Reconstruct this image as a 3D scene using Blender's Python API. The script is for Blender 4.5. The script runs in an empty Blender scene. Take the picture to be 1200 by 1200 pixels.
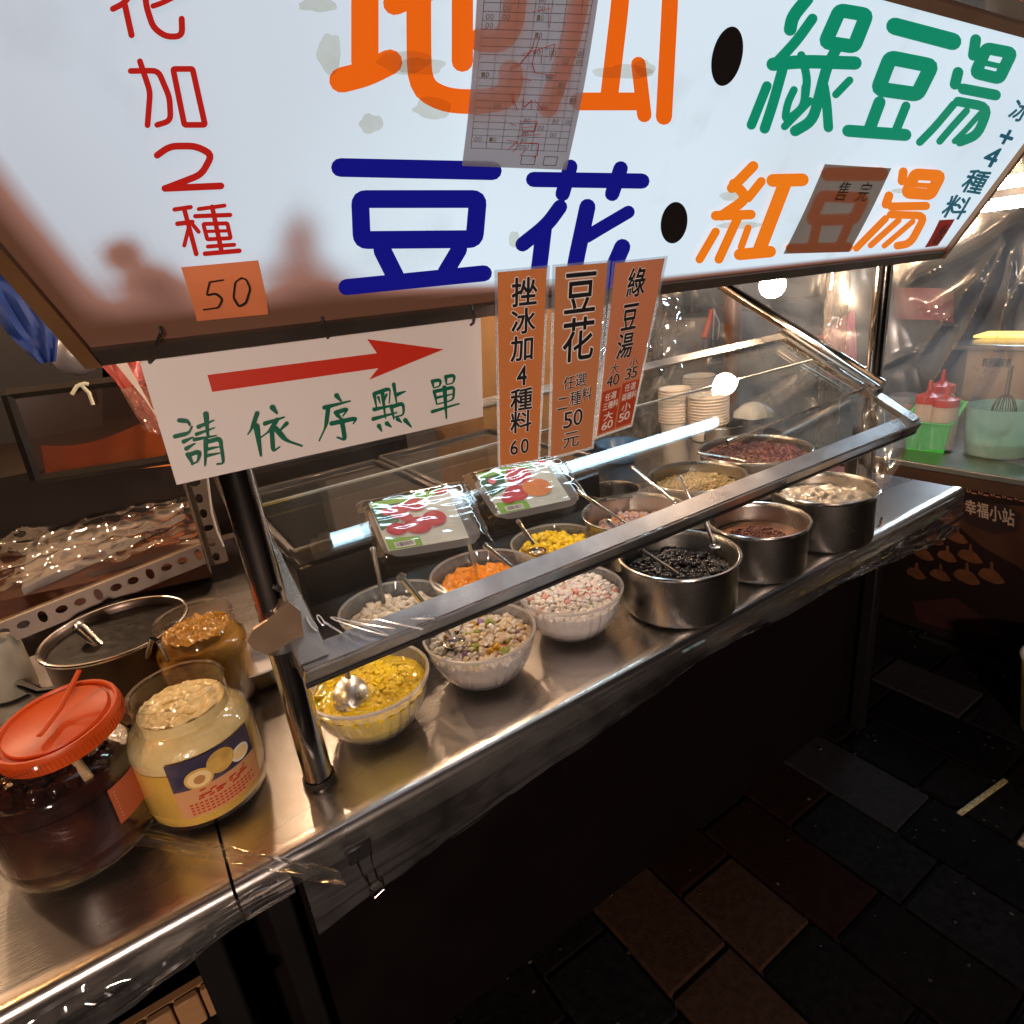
import bpy, bmesh, math, random
from mathutils import Vector, noise
random.seed(7)
S = bpy.context.scene
PI = math.pi

# ------------------------------------------------------------------ camera, world, light, exposure
CT = 0.82                      # height of the counter top
EYE = Vector((0, 0, CT + 0.60))
R_ = Vector((.8283, -.55, -.1061)); D_ = Vector((-.2761, -.2357, -.9316)); F_ = Vector((.4876, .8012, -.3477))
cam_d = bpy.data.cameras.new('camera'); cam = bpy.data.objects.new('camera', cam_d)
S.collection.objects.link(cam); S.camera = cam
cam_d.sensor_width = 36; cam_d.lens = 36 * 724 / 1200; cam_d.clip_start = .02; cam_d.clip_end = 200
from mathutils import Matrix
M = Matrix((( R_.x, -D_.x, -F_.x), (R_.y, -D_.y, -F_.y), (R_.z, -D_.z, -F_.z)))
q = M.to_quaternion(); q.normalize()
cam.matrix_world = Matrix.Translation(EYE) @ q.to_matrix().to_4x4()

w = bpy.data.worlds.new('World'); S.world = w; w.use_nodes = True
bg = w.node_tree.nodes['Background']
bg.inputs[0].default_value = (.010, .009, .013, 1); bg.inputs[1].default_value = .22      # night sky
S.view_settings.view_transform = 'Standard'; S.view_settings.look = 'None'
S.view_settings.exposure = 0.0; S.view_settings.gamma = 1; S.view_settings.use_curve_mapping = False
S.render.engine = 'CYCLES'
cy = S.cycles
cy.use_denoising = True
cy.max_bounces = 8; cy.transparent_max_bounces = 24; cy.glossy_bounces = 5; cy.diffuse_bounces = 3
cy.transmission_bounces = 6; cy.caustics_reflective = False; cy.caustics_refractive = False
cy.sample_clamp_indirect = 3.0; cy.sample_clamp_direct = 0

C = S.collection

# ------------------------------------------------------------------ measuring helpers (survey of the place)
def ray(px, py):
    a, b = px - 600, py - 600
    return Vector((R_.x*a + D_.x*b + F_.x*724, R_.y*a + D_.y*b + F_.y*724, R_.z*a + D_.z*b + F_.z*724))
def at_z(px, py, h):
    d = ray(px, py); return EYE + d * ((CT + h - EYE.z) / d.z)
def at_y(px, py, Y):
    d = ray(px, py); return EYE + d * (Y / d.y)
def at_x(px, py, X):
    d = ray(px, py); return EYE + d * (X / d.x)
def on_pl(px, py, P, n, off=0.0):
    d = ray(px, py); return EYE + d * ((P - EYE).dot(n) / d.dot(n)) + n * off
def depth(P): return (P - EYE).dot(F_)
def rpx(P, px): return px * depth(P) / 724

# ------------------------------------------------------------------ materials
def mat(name, col=(.5,.5,.5), rough=.5, metal=0., noise_amt=0., scale=20., bump=0., bscale=None, trans=0., emit=None, es=0., spec=.5, ior=1.45, col2=None, rvar=0., stretch=None, coat=0., sss=0.):
    m = bpy.data.materials.new(name); m.use_nodes = True
    nt = m.node_tree; b = nt.nodes['Principled BSDF']
    b.inputs['Base Color'].default_value = (*col, 1); b.inputs['Roughness'].default_value = rough
    b.inputs['Metallic'].default_value = metal; b.inputs['IOR'].default_value = ior
    b.inputs['Transmission Weight'].default_value = trans
    b.inputs['Specular IOR Level'].default_value = spec
    b.inputs['Coat Weight'].default_value = coat
    if sss: b.inputs['Subsurface Weight'].default_value = sss; b.inputs['Subsurface Scale'].default_value = .01
    if emit: b.inputs['Emission Color'].default_value = (*emit, 1); b.inputs['Emission Strength'].default_value = es
    if noise_amt or bump or rvar:
        tc = nt.nodes.new('ShaderNodeTexCoord'); mp = nt.nodes.new('ShaderNodeMapping')
        nt.links.new(tc.outputs['Object'], mp.inputs[0])
        if stretch: mp.inputs['Scale'].default_value = stretch
        nz = nt.nodes.new('ShaderNodeTexNoise'); nz.inputs['Scale'].default_value = scale; nz.inputs['Detail'].default_value = 6
        nt.links.new(mp.outputs[0], nz.inputs['Vector'])
        if noise_amt:
            mx = nt.nodes.new('ShaderNodeMix'); mx.data_type = 'RGBA'
            c2 = col2 or tuple(c * .45 for c in col)
            mx.inputs[6].default_value = (*col, 1); mx.inputs[7].default_value = (*c2, 1)
            rp = nt.nodes.new('ShaderNodeValToRGB'); rp.color_ramp.elements[0].position = .38; rp.color_ramp.elements[1].position = .66
            nt.links.new(nz.outputs[0], rp.inputs[0])
            ml = nt.nodes.new('ShaderNodeMath'); ml.operation = 'MULTIPLY'; ml.inputs[1].default_value = noise_amt
            nt.links.new(rp.outputs[0], ml.inputs[0]); nt.links.new(ml.outputs[0], mx.inputs[0])
            nt.links.new(mx.outputs[2], b.inputs['Base Color'])
        if rvar:
            n3 = nt.nodes.new('ShaderNodeTexNoise'); n3.inputs['Scale'].default_value = scale * .4; n3.inputs['Detail'].default_value = 5
            nt.links.new(mp.outputs[0], n3.inputs['Vector'])
            mr = nt.nodes.new('ShaderNodeMapRange'); mr.inputs[1].default_value = .3; mr.inputs[2].default_value = .7
            mr.inputs[3].default_value = max(.02, rough - rvar); mr.inputs[4].default_value = rough + rvar
            nt.links.new(n3.outputs[0], mr.inputs[0]); nt.links.new(mr.outputs[0], b.inputs['Roughness'])
        if bump:
            n2 = nt.nodes.new('ShaderNodeTexNoise'); n2.inputs['Scale'].default_value = bscale or scale * 3; n2.inputs['Detail'].default_value = 4
            nt.links.new(mp.outputs[0], n2.inputs['Vector'])
            bp = nt.nodes.new('ShaderNodeBump'); bp.inputs['Strength'].default_value = bump; bp.inputs['Distance'].default_value = .002
            nt.links.new(n2.outputs[0], bp.inputs['Height']); nt.links.new(bp.outputs[0], b.inputs['Normal'])
    return m

def clear(name, tint=(.95,.95,.95), rough=.03, gloss=1.0, milk=0.0, milkcol=(.8,.8,.8), ior=1.5, gmin=0., bump=0., bscale=60., smudge=0.):
    """thin clear sheet: see-through, with a fresnel sheen and some milky scatter"""
    m = bpy.data.materials.new(name); m.use_nodes = True; nt = m.node_tree; N = nt.nodes
    N.remove(N['Principled BSDF']); out = N['Material Output']
    tr = N.new('ShaderNodeBsdfTransparent'); tr.inputs[0].default_value = (*tint, 1)
    gl = N.new('ShaderNodeBsdfGlossy'); gl.inputs['Roughness'].default_value = rough; gl.inputs[0].default_value = (1,1,1,1)
    fr = N.new('ShaderNodeFresnel')
    ge = N.new('ShaderNodeNewGeometry'); io = N.new('ShaderNodeMath'); io.operation = 'MULTIPLY_ADD'
    io.inputs[1].default_value = 1/ior - ior; io.inputs[2].default_value = ior      # same sheen from either side of the sheet
    nt.links.new(ge.outputs['Backfacing'], io.inputs[0]); nt.links.new(io.outputs[0], fr.inputs[0])
    ml = N.new('ShaderNodeMath'); ml.operation = 'MULTIPLY_ADD'; ml.inputs[1].default_value = gloss; ml.inputs[2].default_value = gmin; ml.use_clamp = True
    nt.links.new(fr.outputs[0], ml.inputs[0])
    base = tr.outputs[0]
    if milk:
        df = N.new('ShaderNodeBsdfDiffuse'); df.inputs[0].default_value = (*milkcol, 1)
        tl = N.new('ShaderNodeBsdfTranslucent'); tl.inputs[0].default_value = (*milkcol, 1)
        m0 = N.new('ShaderNodeMixShader'); nt.links.new(df.outputs[0], m0.inputs[1]); nt.links.new(tl.outputs[0], m0.inputs[2])
        m1 = N.new('ShaderNodeMixShader'); m1.inputs[0].default_value = milk
        nt.links.new(tr.outputs[0], m1.inputs[1]); nt.links.new(m0.outputs[0], m1.inputs[2]); base = m1.outputs[0]
        if smudge:
            tc = N.new('ShaderNodeTexCoord'); nz = N.new('ShaderNodeTexNoise'); nz.inputs['Scale'].default_value = smudge; nz.inputs['Detail'].default_value = 6
            nt.links.new(tc.outputs['Object'], nz.inputs['Vector'])
            mr = N.new('ShaderNodeMapRange'); mr.inputs[1].default_value = .35; mr.inputs[2].default_value = .75; mr.inputs[3].default_value = milk*.25; mr.inputs[4].default_value = milk*2
            nt.links.new(nz.outputs[0], mr.inputs[0]); nt.links.new(mr.outputs[0], m1.inputs[0])
    if bump:
        tc = N.new('ShaderNodeTexCoord'); nz = N.new('ShaderNodeTexNoise'); nz.inputs['Scale'].default_value = bscale
        nt.links.new(tc.outputs['Object'], nz.inputs['Vector'])
        bp = N.new('ShaderNodeBump'); bp.inputs['Strength'].default_value = bump; bp.inputs['Distance'].default_value = .003
        nt.links.new(nz.outputs[0], bp.inputs['Height']); nt.links.new(bp.outputs[0], gl.inputs['Normal']); nt.links.new(bp.outputs[0], fr.inputs['Normal'])
    mx = N.new('ShaderNodeMixShader'); nt.links.new(ml.outputs[0], mx.inputs[0])
    nt.links.new(base, mx.inputs[1]); nt.links.new(gl.outputs[0], mx.inputs[2]); nt.links.new(mx.outputs[0], out.inputs[0])
    return m

def lit(name, col, s, refl=None):
    """something that gives off light"""
    return mat(name, col=refl or col, rough=.35, emit=col, es=s)

# ------------------------------------------------------------------ mesh helpers
class MB:
    def __init__(s): s.v = []; s.f = []; s.m = []; s.smooth = True
    def add(s, vs, fs, mi=0):
        o = len(s.v); s.v += [Vector(v) for v in vs]; s.f += [[i + o for i in f] for f in fs]; s.m += [mi] * len(fs); return s
    def box(s, c, size, ax=None, mi=0, ch=0.0):
        c = Vector(c); hx, hy, hz = (x / 2 for x in size)
        ax = ax or (Vector((1,0,0)), Vector((0,1,0)), Vector((0,0,1)))
        if not ch:
            vs = [c + ax[0]*hx*i + ax[1]*hy*j + ax[2]*hz*k for i in (-1,1) for j in (-1,1) for k in (-1,1)]
            return s.add(vs, [(0,1,3,2),(4,6,7,5),(0,4,5,1),(2,3,7,6),(0,2,6,4),(1,5,7,3)], mi)
        ch = min(ch, hx*.9, hy*.9, hz*.9); vs = []; idx = {}
        for i in (-1,1):
            for j in (-1,1):
                for k in (-1,1):
                    for t, (a, b, d) in enumerate(((hx, hy-ch, hz-ch), (hx-ch, hy, hz-ch), (hx-ch, hy-ch, hz))):
                        idx[(i,j,k,t)] = len(vs); vs.append(c + ax[0]*a*i + ax[1]*b*j + ax[2]*d*k)
        fs = []
        for i in (-1,1):
            fs.append([idx[(i,j,k,0)] for j,k in ((-1,-1),(1,-1),(1,1),(-1,1))])
            fs.append([idx[(j,i,k,1)] for j,k in ((-1,-1),(1,-1),(1,1),(-1,1))])
            fs.append([idx[(j,k,i,2)] for j,k in ((-1,-1),(1,-1),(1,1),(-1,1))])
        for a in (-1,1):
            for b in (-1,1):
                fs.append([idx[(a,b,-1,0)], idx[(a,b,1,0)], idx[(a,b,1,1)], idx[(a,b,-1,1)]])
                fs.append([idx[(a,-1,b,0)], idx[(a,1,b,0)], idx[(a,1,b,2)], idx[(a,-1,b,2)]])
                fs.append([idx[(-1,a,b,1)], idx[(1,a,b,1)], idx[(1,a,b,2)], idx[(-1,a,b,2)]])
                for d in (-1,1): fs.append([idx[(a,b,d,0)], idx[(a,b,d,1)], idx[(a,b,d,2)]])
        # orient outwards
        for f in fs:
            p = [vs[n] for n in f]; nn = (p[1]-p[0]).cross(p[2]-p[0])
            if nn.dot(sum(p, Vector()) / len(p) - c) < 0: f.reverse()
        return s.add(vs, fs, mi)
    def lathe(s, prof, c=(0,0,0), seg=48, mi=0, flute=0, famp=0.0, ax=None, close=False):
        c = Vector(c); vs = []; n = len(prof)
        ax = ax or (Vector((1,0,0)), Vector((0,1,0)), Vector((0,0,1)))
        for k in range(seg):
            a = 2*PI*k/seg
            for p in prof:
                r, z = p[0], p[1]; fl = p[2] if len(p) > 2 else 1
                rr = r * (1 + famp*fl*math.cos(flute*a)) if flute else r
                vs.append(c + ax[0]*rr*math.cos(a) + ax[1]*rr*math.sin(a) + ax[2]*z)
        fs = []
        for k in range(seg):
            k2 = (k+1) % seg
            for i in range(n - 1 + (1 if close else 0)):
                i2 = (i+1) % n
                fs.append((k*n+i, k2*n+i, k2*n+i2, k*n+i2))
        return s.add(vs, fs, mi)
    def tube(s, pts, r, seg=10, mi=0, caps=True, flat=1.0):
        pts = [Vector(p) for p in pts]; n = len(pts); vs = []; up = None
        for i, p in enumerate(pts):
            t = (pts[min(i+1,n-1)] - pts[max(i-1,0)]).normalized()
            if up is None:
                up = Vector((0,0,1)) if abs(t.z) < .9 else Vector((1,0,0))
            x = t.cross(up).normalized(); y = x.cross(t).normalized(); up = y
            rr = r[i] if isinstance(r, (list, tuple)) else r
            for k in range(seg):
                a = 2*PI*k/seg; vs.append(p + x*rr*math.cos(a) + y*rr*flat*math.sin(a))
        fs = [(i*seg+k, i*seg+(k+1)%seg, (i+1)*seg+(k+1)%seg, (i+1)*seg+k) for i in range(n-1) for k in range(seg)]
        if caps: fs += [list(range(seg))[::-1], [ (n-1)*seg+k for k in range(seg)]]
        return s.add(vs, fs, mi)
    def grid(s, fn, nu, nv, mi=0):
        vs = [fn(i/nu, j/nv) for j in range(nv+1) for i in range(nu+1)]
        fs = [(j*(nu+1)+i, j*(nu+1)+i+1, (j+1)*(nu+1)+i+1, (j+1)*(nu+1)+i) for j in range(nv) for i in range(nu)]
        return s.add(vs, fs, mi)
    def ball(s, c, r, mi=0, q=None, seg=8, rings=5, rot=None):
        c = Vector(c); q = q or (1,1,1); vs = []
        for j in range(1, rings):
            t = PI*j/rings
            for k in range(seg):
                a = 2*PI*k/seg; v = Vector((math.sin(t)*math.cos(a)*q[0], math.sin(t)*math.sin(a)*q[1], math.cos(t)*q[2])) * r
                if rot: v = rot @ v
                vs.append(c + v)
        t0 = Vector((0,0,r*q[2])); 
        if rot: t0 = rot @ t0
        vs += [c + t0, c - t0]; T = len(vs)-2; B = T+1
        fs = [(j*seg+k, (j+1)*seg+k, (j+1)*seg+(k+1)%seg, j*seg+(k+1)%seg) for j in range(rings-2) for k in range(seg)]
        fs += [(T, k, (k+1)%seg) for k in range(seg)] + [(B, (rings-2)*seg+(k+1)%seg, (rings-2)*seg+k) for k in range(seg)]
        return s.add(vs, fs, mi)
    def poly(s, pts, thick, n, mi=0):
        """flat outline given its own thickness along n"""
        pts = [Vector(p) for p in pts]; k = len(pts)
        return s.add(pts + [p - n*thick for p in pts], [list(range(k)), [k+i for i in range(k)][::-1]] + [(i, k+i, k+(i+1)%k, (i+1)%k) for i in range(k)], mi)

def weld(me, d=.00005):
    b = bmesh.new(); b.from_mesh(me); bmesh.ops.remove_doubles(b, verts=b.verts, dist=d); b.to_mesh(me); b.free()
def link(name, mb, mats, parent=None, smooth=None, label=None, join=False, sharp=38):
    me = bpy.data.meshes.new(name)
    off = parent.location if parent is not None and parent.type == 'EMPTY' else (parent['_o'] if parent is not None and '_o' in parent else Vector())
    off = Vector(off)
    me.from_pydata([tuple(v - off) for v in mb.v], [], [tuple(f) for f in mb.f])
    for m in (mats if isinstance(mats, (list, tuple)) else [mats]): me.materials.append(m)
    if any(mb.m): me.polygons.foreach_set('material_index', mb.m)
    if join: weld(me)
    if smooth is None: smooth = mb.smooth
    if smooth:
        me.polygons.foreach_set('use_smooth', [True]*len(me.polygons))
        try: me.set_sharp_from_angle(angle=math.radians(sharp))
        except Exception: pass
    me.update()
    o = bpy.data.objects.new(name, me); C.objects.link(o)
    if parent is not None:
        o.parent = parent; o['_o'] = tuple(off)
    if label: o['label'] = label
    return o
def thing(name, label, cat, loc=(0,0,0), group=None):
    o = bpy.data.objects.new(name, None); C.objects.link(o); o.location = loc; o.empty_display_size = .05
    o['label'] = label; o['category'] = cat
    if group: o['group'] = group
    return o
def single(name, mb, mats, label, cat, group=None, kind=None, smooth=None, sharp=38):
    o = link(name, mb, mats, None, smooth, sharp=sharp); o['label'] = label; o['category'] = cat
    if group: o['group'] = group
    if kind: o['kind'] = kind
    return o
def struct(name, mb, mats, smooth=None):
    o = link(name, mb, mats, None, smooth); o['kind'] = 'structure'; return o
def dup(root, loc, label=None, group=None, rotz=0, scale=None):
    r = root.copy(); C.objects.link(r); r.location = loc; r.rotation_euler = (0,0,rotz)
    if scale: r.scale = (scale,)*3
    if label: r['label'] = label
    if group: r['group'] = group
    for ch in list(root.children):
        c = ch.copy(); C.objects.link(c); c.parent = r
        for g in ch.children: d = g.copy(); C.objects.link(d); d.parent = c
    return r

# patches: four corners -> surface coordinates
class Patch:
    def __init__(s, a, b, c, d, bow=0.0):   # a top-left, b top-right, c bottom-right, d bottom-left
        s.c = [Vector(x) for x in (a,b,c,d)]; s.n = (s.c[3]-s.c[0]).cross(s.c[1]-s.c[0]).normalized()
        if s.n.dot(EYE - s.c[0]) < 0: s.n = -s.n
        s.bow = bow; s.w = (s.c[1]-s.c[0]).length; s.h = (s.c[3]-s.c[0]).length
    def __call__(s, u, v, h=0.0):
        a,b,c,d = s.c
        return a*(1-u)*(1-v) + b*u*(1-v) + c*u*v + d*(1-u)*v + s.n*(h + s.bow*math.sin(PI*min(max(v,0),1)))
_gl = {}
def glyph(ch, off=0.0):
    if (ch, off) in _gl: return _gl[(ch, off)]
    cu = bpy.data.curves.new('t', 'FONT'); cu.body = ch; cu.size = 1; cu.offset = off; cu.resolution_u = 3
    ob = bpy.data.objects.new('t', cu); C.objects.link(ob)
    dg = bpy.context.evaluated_depsgraph_get(); me = ob.evaluated_get(dg).to_mesh()
    vs = [(v.co.x, v.co.y) for v in me.vertices]; fs = [tuple(p.vertices) for p in me.polygons]
    ob.evaluated_get(dg).to_mesh_clear(); bpy.data.objects.remove(ob); bpy.data.curves.remove(cu)
    _gl[(ch, off)] = (vs, fs); return vs, fs
def put_glyph(mb, P, ch, u0, v0, u1, v1, h, off=0.0, mi=0, fit=False, slant=0.0):
    """print one character; off thickens it by laying shifted copies in thin layers"""
    vs, fs = glyph(ch)
    if not vs: return
    if fit or ord(ch) < 1000:
        x0 = min(v[0] for v in vs); x1 = max(v[0] for v in vs); y0 = min(v[1] for v in vs); y1 = max(v[1] for v in vs)
    else: x0, x1, y0, y1 = 0.02, .98, -.10, .86
    sh = [(0, 0)] if not off else [(off*math.cos(k*PI/4), off*math.sin(k*PI/4)) for k in range(8)]
    for k, (dx, dy) in enumerate(sh):
        pts = []
        for x, y in vs:
            a = (x+dx-x0)/(x1-x0); b = 1 - (y+dy-y0)/(y1-y0)
            pts.append(P(u0 + (u1-u0)*(a + slant*(.5-b)), v0 + (v1-v0)*b, h + k*.00003))
        mb.add(pts, fs, mi)

def soften(p, r, closed=False):
    """the same path with its corners rounded off at radius r"""
    n = len(p); out = []
    for i in range(n):
        if not closed and i in (0, n-1): out.append(p[i]); continue
        a, b, c = p[(i-1) % n], p[i], p[(i+1) % n]
        la = math.hypot(a[0]-b[0], a[1]-b[1]) or 1; lc = math.hypot(c[0]-b[0], c[1]-b[1]) or 1
        ra = min(r, la*.45); rc = min(r, lc*.45)
        p0 = (b[0]+(a[0]-b[0])*ra/la, b[1]+(a[1]-b[1])*ra/la); p2 = (b[0]+(c[0]-b[0])*rc/lc, b[1]+(c[1]-b[1])*rc/lc)
        for k in range(5):
            t = k/4; out.append(((1-t)**2*p0[0]+2*t*(1-t)*b[0]+t*t*p2[0], (1-t)**2*p0[1]+2*t*(1-t)*b[1]+t*t*p2[1]))
    return out
def stroke(mb, fn, path, wd, h, closed=False, taper=None, mi=0, rnd=1, thick=0.0):
    """one brush or vinyl stroke; fn(x, y, h) maps the drawing onto the surface"""
    path = soften(path, wd*.34 if closed else wd*1.1, closed) if len(path) > 2 else path
    n = len(path); L = []; Rr = []
    for i, p in enumerate(path):
        a = path[(i-1) % n] if (closed or i > 0) else p
        b = path[(i+1) % n] if (closed or i < n-1) else p
        def nrm(x, y):
            l = math.hypot(x, y) or 1; return x/l, y/l
        t1 = nrm(p[0]-a[0], p[1]-a[1]) if a != p else None; t2 = nrm(b[0]-p[0], b[1]-p[1]) if b != p else None
        if t1 is None: t1 = t2
        if t2 is None: t2 = t1
        tx, ty = nrm(t1[0]+t2[0], t1[1]+t2[1]); c = max(.5, tx*t1[0] + ty*t1[1])
        ww = wd/2 / c
        if taper and not closed: ww *= taper(i/(n-1))
        nx, ny = -ty, tx
        L.append((p[0]+nx*ww, p[1]+ny*ww)); Rr.append((p[0]-nx*ww, p[1]-ny*ww))
    vs = [fn(x, y, h) for x, y in L] + [fn(x, y, h) for x, y in Rr]; fs = []
    for i in range(n if closed else n-1):
        j = (i+1) % n; fs.append((i, j, n+j, n+i))
    if not closed:
        for e in (0, n-1):
            p = path[e]; o = path[1] if e == 0 else path[n-2]
            dx, dy = p[0]-o[0], p[1]-o[1]; l = math.hypot(dx, dy) or 1; dx, dy = dx/l, dy/l
            ww = wd/2 * (taper(0 if e == 0 else 1) if taper else 1)
            ids = []
            for k in range(7):
                a = -PI/2 + PI*k/6
                x = p[0] + ww*(dx*math.cos(a) - dy*math.sin(a)); y = p[1] + ww*(dy*math.cos(a) + dx*math.sin(a))
                ids.append(len(vs)); vs.append(fn(x, y, h))
            fs.append(ids)
    mb.add(vs, fs, mi)

def fbm(v, s, o=3):
    return noise.fractal(Vector(v)*s, 1.0, 2.0, o)
def ridge(v, s):
    return 1 - abs(noise.noise(Vector(v)*s))*2

# ------------------------------------------------------------------ shared materials
steel = mat('stainless_steel', (.56,.55,.53), .24, 1, .35, 9, .25, 900, rvar=.06, stretch=(1,1,1))
steel_top = mat('counter_steel', (.84,.80,.77), .27, 1, .30, 3.0, .10, 130, col2=(.68,.63,.60), rvar=.07, stretch=(.5,3,1))
pot_steel = mat('pot_steel', (.52,.50,.47), .27, 1, .4, 14, .2, 400, rvar=.06, col2=(.33,.30,.27))
chrome = mat('polished_tube', (.60,.57,.54), .13, 1, .4, 9, .06, 200, rvar=.05)
spoon_steel = mat('spoon_steel', (.80,.79,.78), .20, 1, .2, 40)
alu = mat('aluminium', (.62,.62,.63), .33, 1, .3, 25, .2, 300, rvar=.1)
dark_metal = mat('dark_metal', (.07,.06,.055), .42, .7, .5, 12, .2)
black = mat('black', (.012,.011,.012), .5, 0, .3, 20)
glass = clear('lid_glass', (.93,.95,.95), .015, 1.15, milk=.012, smudge=7)
acryl = clear('clear_acrylic', (.9,.9,.9), .05, 1.3, milk=.03)
jarglass = clear('jar_plastic', (.96,.94,.90), .06, 1.5, milk=.010, bump=.25, bscale=25)
film_m = clear('clear_film', (.97,.97,.97), .10, 2.0, milk=.035, gmin=.012, smudge=14)
curtain_m = clear('curtain_film', (.93,.93,.93), .20, 1.15, milk=.20, milkcol=(.60,.68,.76), gmin=.01, smudge=5)
crinkle_m = clear('crinkled_film', (.95,.94,.92), .08, 2.8, milk=.07, gmin=.03, smudge=12)
tub_m = clear('tub_plastic', (.96,.96,.97), .12, 1.8, milk=.23, milkcol=(.85,.84,.86), gmin=.02)
paper_w = mat('white_card', (.78,.77,.76), .55, 0, .15, 8, col2=(.70,.66,.62))

# ================================================================== LIGHTBOX SIGN
SP = Vector((0, .68, CT + .572)); SX = Vector((1, 0, -.013)).normalized(); SU = Vector((0, -.545, .838)).normalized()
SN = SX.cross(SU).normalized()
if SN.y > 0: SN = -SN
def sg(px, py, h=0.0): return on_pl(px, py, SP, SN, h)
def sp(X, s, h=0.0): return SP + SX*X + SU*s + SN*h
STOP = .372
def left_edge(s): return -.005 - .34*s
sign = thing('lightbox_sign', 'big backlit white dessert stall sign with orange, blue and green characters', 'sign', sp(.8, 0, -.06))
# face: back-lit acrylic; the unlit rim and shadow smudges are painted into its emission
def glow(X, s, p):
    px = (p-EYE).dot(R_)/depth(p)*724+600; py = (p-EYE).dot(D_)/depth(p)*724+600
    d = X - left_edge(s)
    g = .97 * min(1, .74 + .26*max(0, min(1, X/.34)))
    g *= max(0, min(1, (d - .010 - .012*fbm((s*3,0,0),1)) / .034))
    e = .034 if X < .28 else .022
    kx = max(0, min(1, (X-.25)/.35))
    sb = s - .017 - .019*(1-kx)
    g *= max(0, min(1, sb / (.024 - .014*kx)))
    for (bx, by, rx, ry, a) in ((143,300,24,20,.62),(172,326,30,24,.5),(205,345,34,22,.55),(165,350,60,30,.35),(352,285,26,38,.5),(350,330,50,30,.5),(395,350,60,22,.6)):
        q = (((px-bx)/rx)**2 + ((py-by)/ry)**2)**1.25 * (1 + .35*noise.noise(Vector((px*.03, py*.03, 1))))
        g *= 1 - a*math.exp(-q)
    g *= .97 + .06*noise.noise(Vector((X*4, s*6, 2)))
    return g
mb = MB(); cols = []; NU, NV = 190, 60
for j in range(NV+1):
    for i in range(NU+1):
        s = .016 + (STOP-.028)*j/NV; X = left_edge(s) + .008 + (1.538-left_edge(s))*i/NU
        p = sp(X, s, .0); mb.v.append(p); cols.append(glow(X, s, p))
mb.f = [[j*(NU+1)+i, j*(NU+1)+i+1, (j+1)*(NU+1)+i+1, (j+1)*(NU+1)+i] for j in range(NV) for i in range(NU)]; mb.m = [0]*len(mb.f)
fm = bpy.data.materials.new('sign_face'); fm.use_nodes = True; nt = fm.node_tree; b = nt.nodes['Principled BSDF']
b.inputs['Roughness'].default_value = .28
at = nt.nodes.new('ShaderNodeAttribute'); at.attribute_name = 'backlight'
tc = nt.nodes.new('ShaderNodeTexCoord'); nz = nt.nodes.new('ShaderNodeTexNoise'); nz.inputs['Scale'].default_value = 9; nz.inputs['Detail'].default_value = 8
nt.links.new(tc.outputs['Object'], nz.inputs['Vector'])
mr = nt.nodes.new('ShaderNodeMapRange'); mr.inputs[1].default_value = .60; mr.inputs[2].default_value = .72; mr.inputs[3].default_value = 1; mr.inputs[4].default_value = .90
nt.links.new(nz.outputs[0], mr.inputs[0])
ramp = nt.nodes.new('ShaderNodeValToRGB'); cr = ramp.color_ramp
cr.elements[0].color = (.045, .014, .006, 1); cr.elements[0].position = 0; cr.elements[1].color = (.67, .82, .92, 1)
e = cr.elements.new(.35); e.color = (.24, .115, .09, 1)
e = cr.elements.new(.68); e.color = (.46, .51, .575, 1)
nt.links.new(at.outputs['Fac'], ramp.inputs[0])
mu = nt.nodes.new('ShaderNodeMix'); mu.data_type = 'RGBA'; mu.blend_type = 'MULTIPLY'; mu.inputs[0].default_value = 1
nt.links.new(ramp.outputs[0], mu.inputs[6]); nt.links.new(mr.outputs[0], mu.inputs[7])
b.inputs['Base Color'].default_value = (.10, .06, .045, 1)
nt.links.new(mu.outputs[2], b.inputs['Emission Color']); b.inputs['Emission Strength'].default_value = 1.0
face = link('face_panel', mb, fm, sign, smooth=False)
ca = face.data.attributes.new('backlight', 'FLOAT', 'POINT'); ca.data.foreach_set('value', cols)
# aluminium case and trims
case = MB()
tz = .13
def sbox(X0, X1, s0, s1, h0, h1, mbx, Xs0=None, Xs1=None):
    pts = [sp(X, s, h) for (X, s) in ((X0,s0),(X1,s0),(Xs1 if Xs1 is not None else X1,s1),(Xs0 if Xs0 is not None else X0,s1)) for h in (h0,h1)]
    mbx.add(pts, [(0,2,4,6),(1,7,5,3),(0,1,3,2),(2,3,5,4),(4,5,7,6),(6,7,1,0)])
sbox(left_edge(0), 1.545, -.001, STOP, -tz, -tz-.004, case, left_edge(STOP))
link('back_panel', case, mat('sign_back', (.35,.30,.26), .5, .3, .4, 6), sign, smooth=False)
tr = MB(); sbox(left_edge(0), 1.545, 0, .016, -tz+.001, .006, tr); link('trim', tr, mat('bottom_trim', (.20,.165,.14), .36, .85, .5, 14, .3, 200, rvar=.12), sign, smooth=False)
tr = MB(); sbox(left_edge(0)+.004, 1.541, STOP-.012, STOP, -tz+.001, .006, tr, left_edge(STOP)); link('trim', tr, mat('top_trim', (.42,.26,.16), .4, .6, .4, 14), sign, smooth=False)
tr = MB(); sbox(left_edge(0)-.006, left_edge(0)+.007, .0005, STOP-.0005, -tz+.002, .009, tr, left_edge(STOP)-.006, left_edge(STOP)+.007); link('trim', tr, mat('end_trim', (.42,.22,.10), .35, .7, .3, 20), sign, smooth=False)
tr = MB(); sbox(1.538, 1.551, .0005, STOP-.0005, -tz+.002, .009, tr); link('trim', tr, mat('end_trim', (.42,.24,.14), .35, .7, .3, 20), sign, smooth=False)

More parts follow.
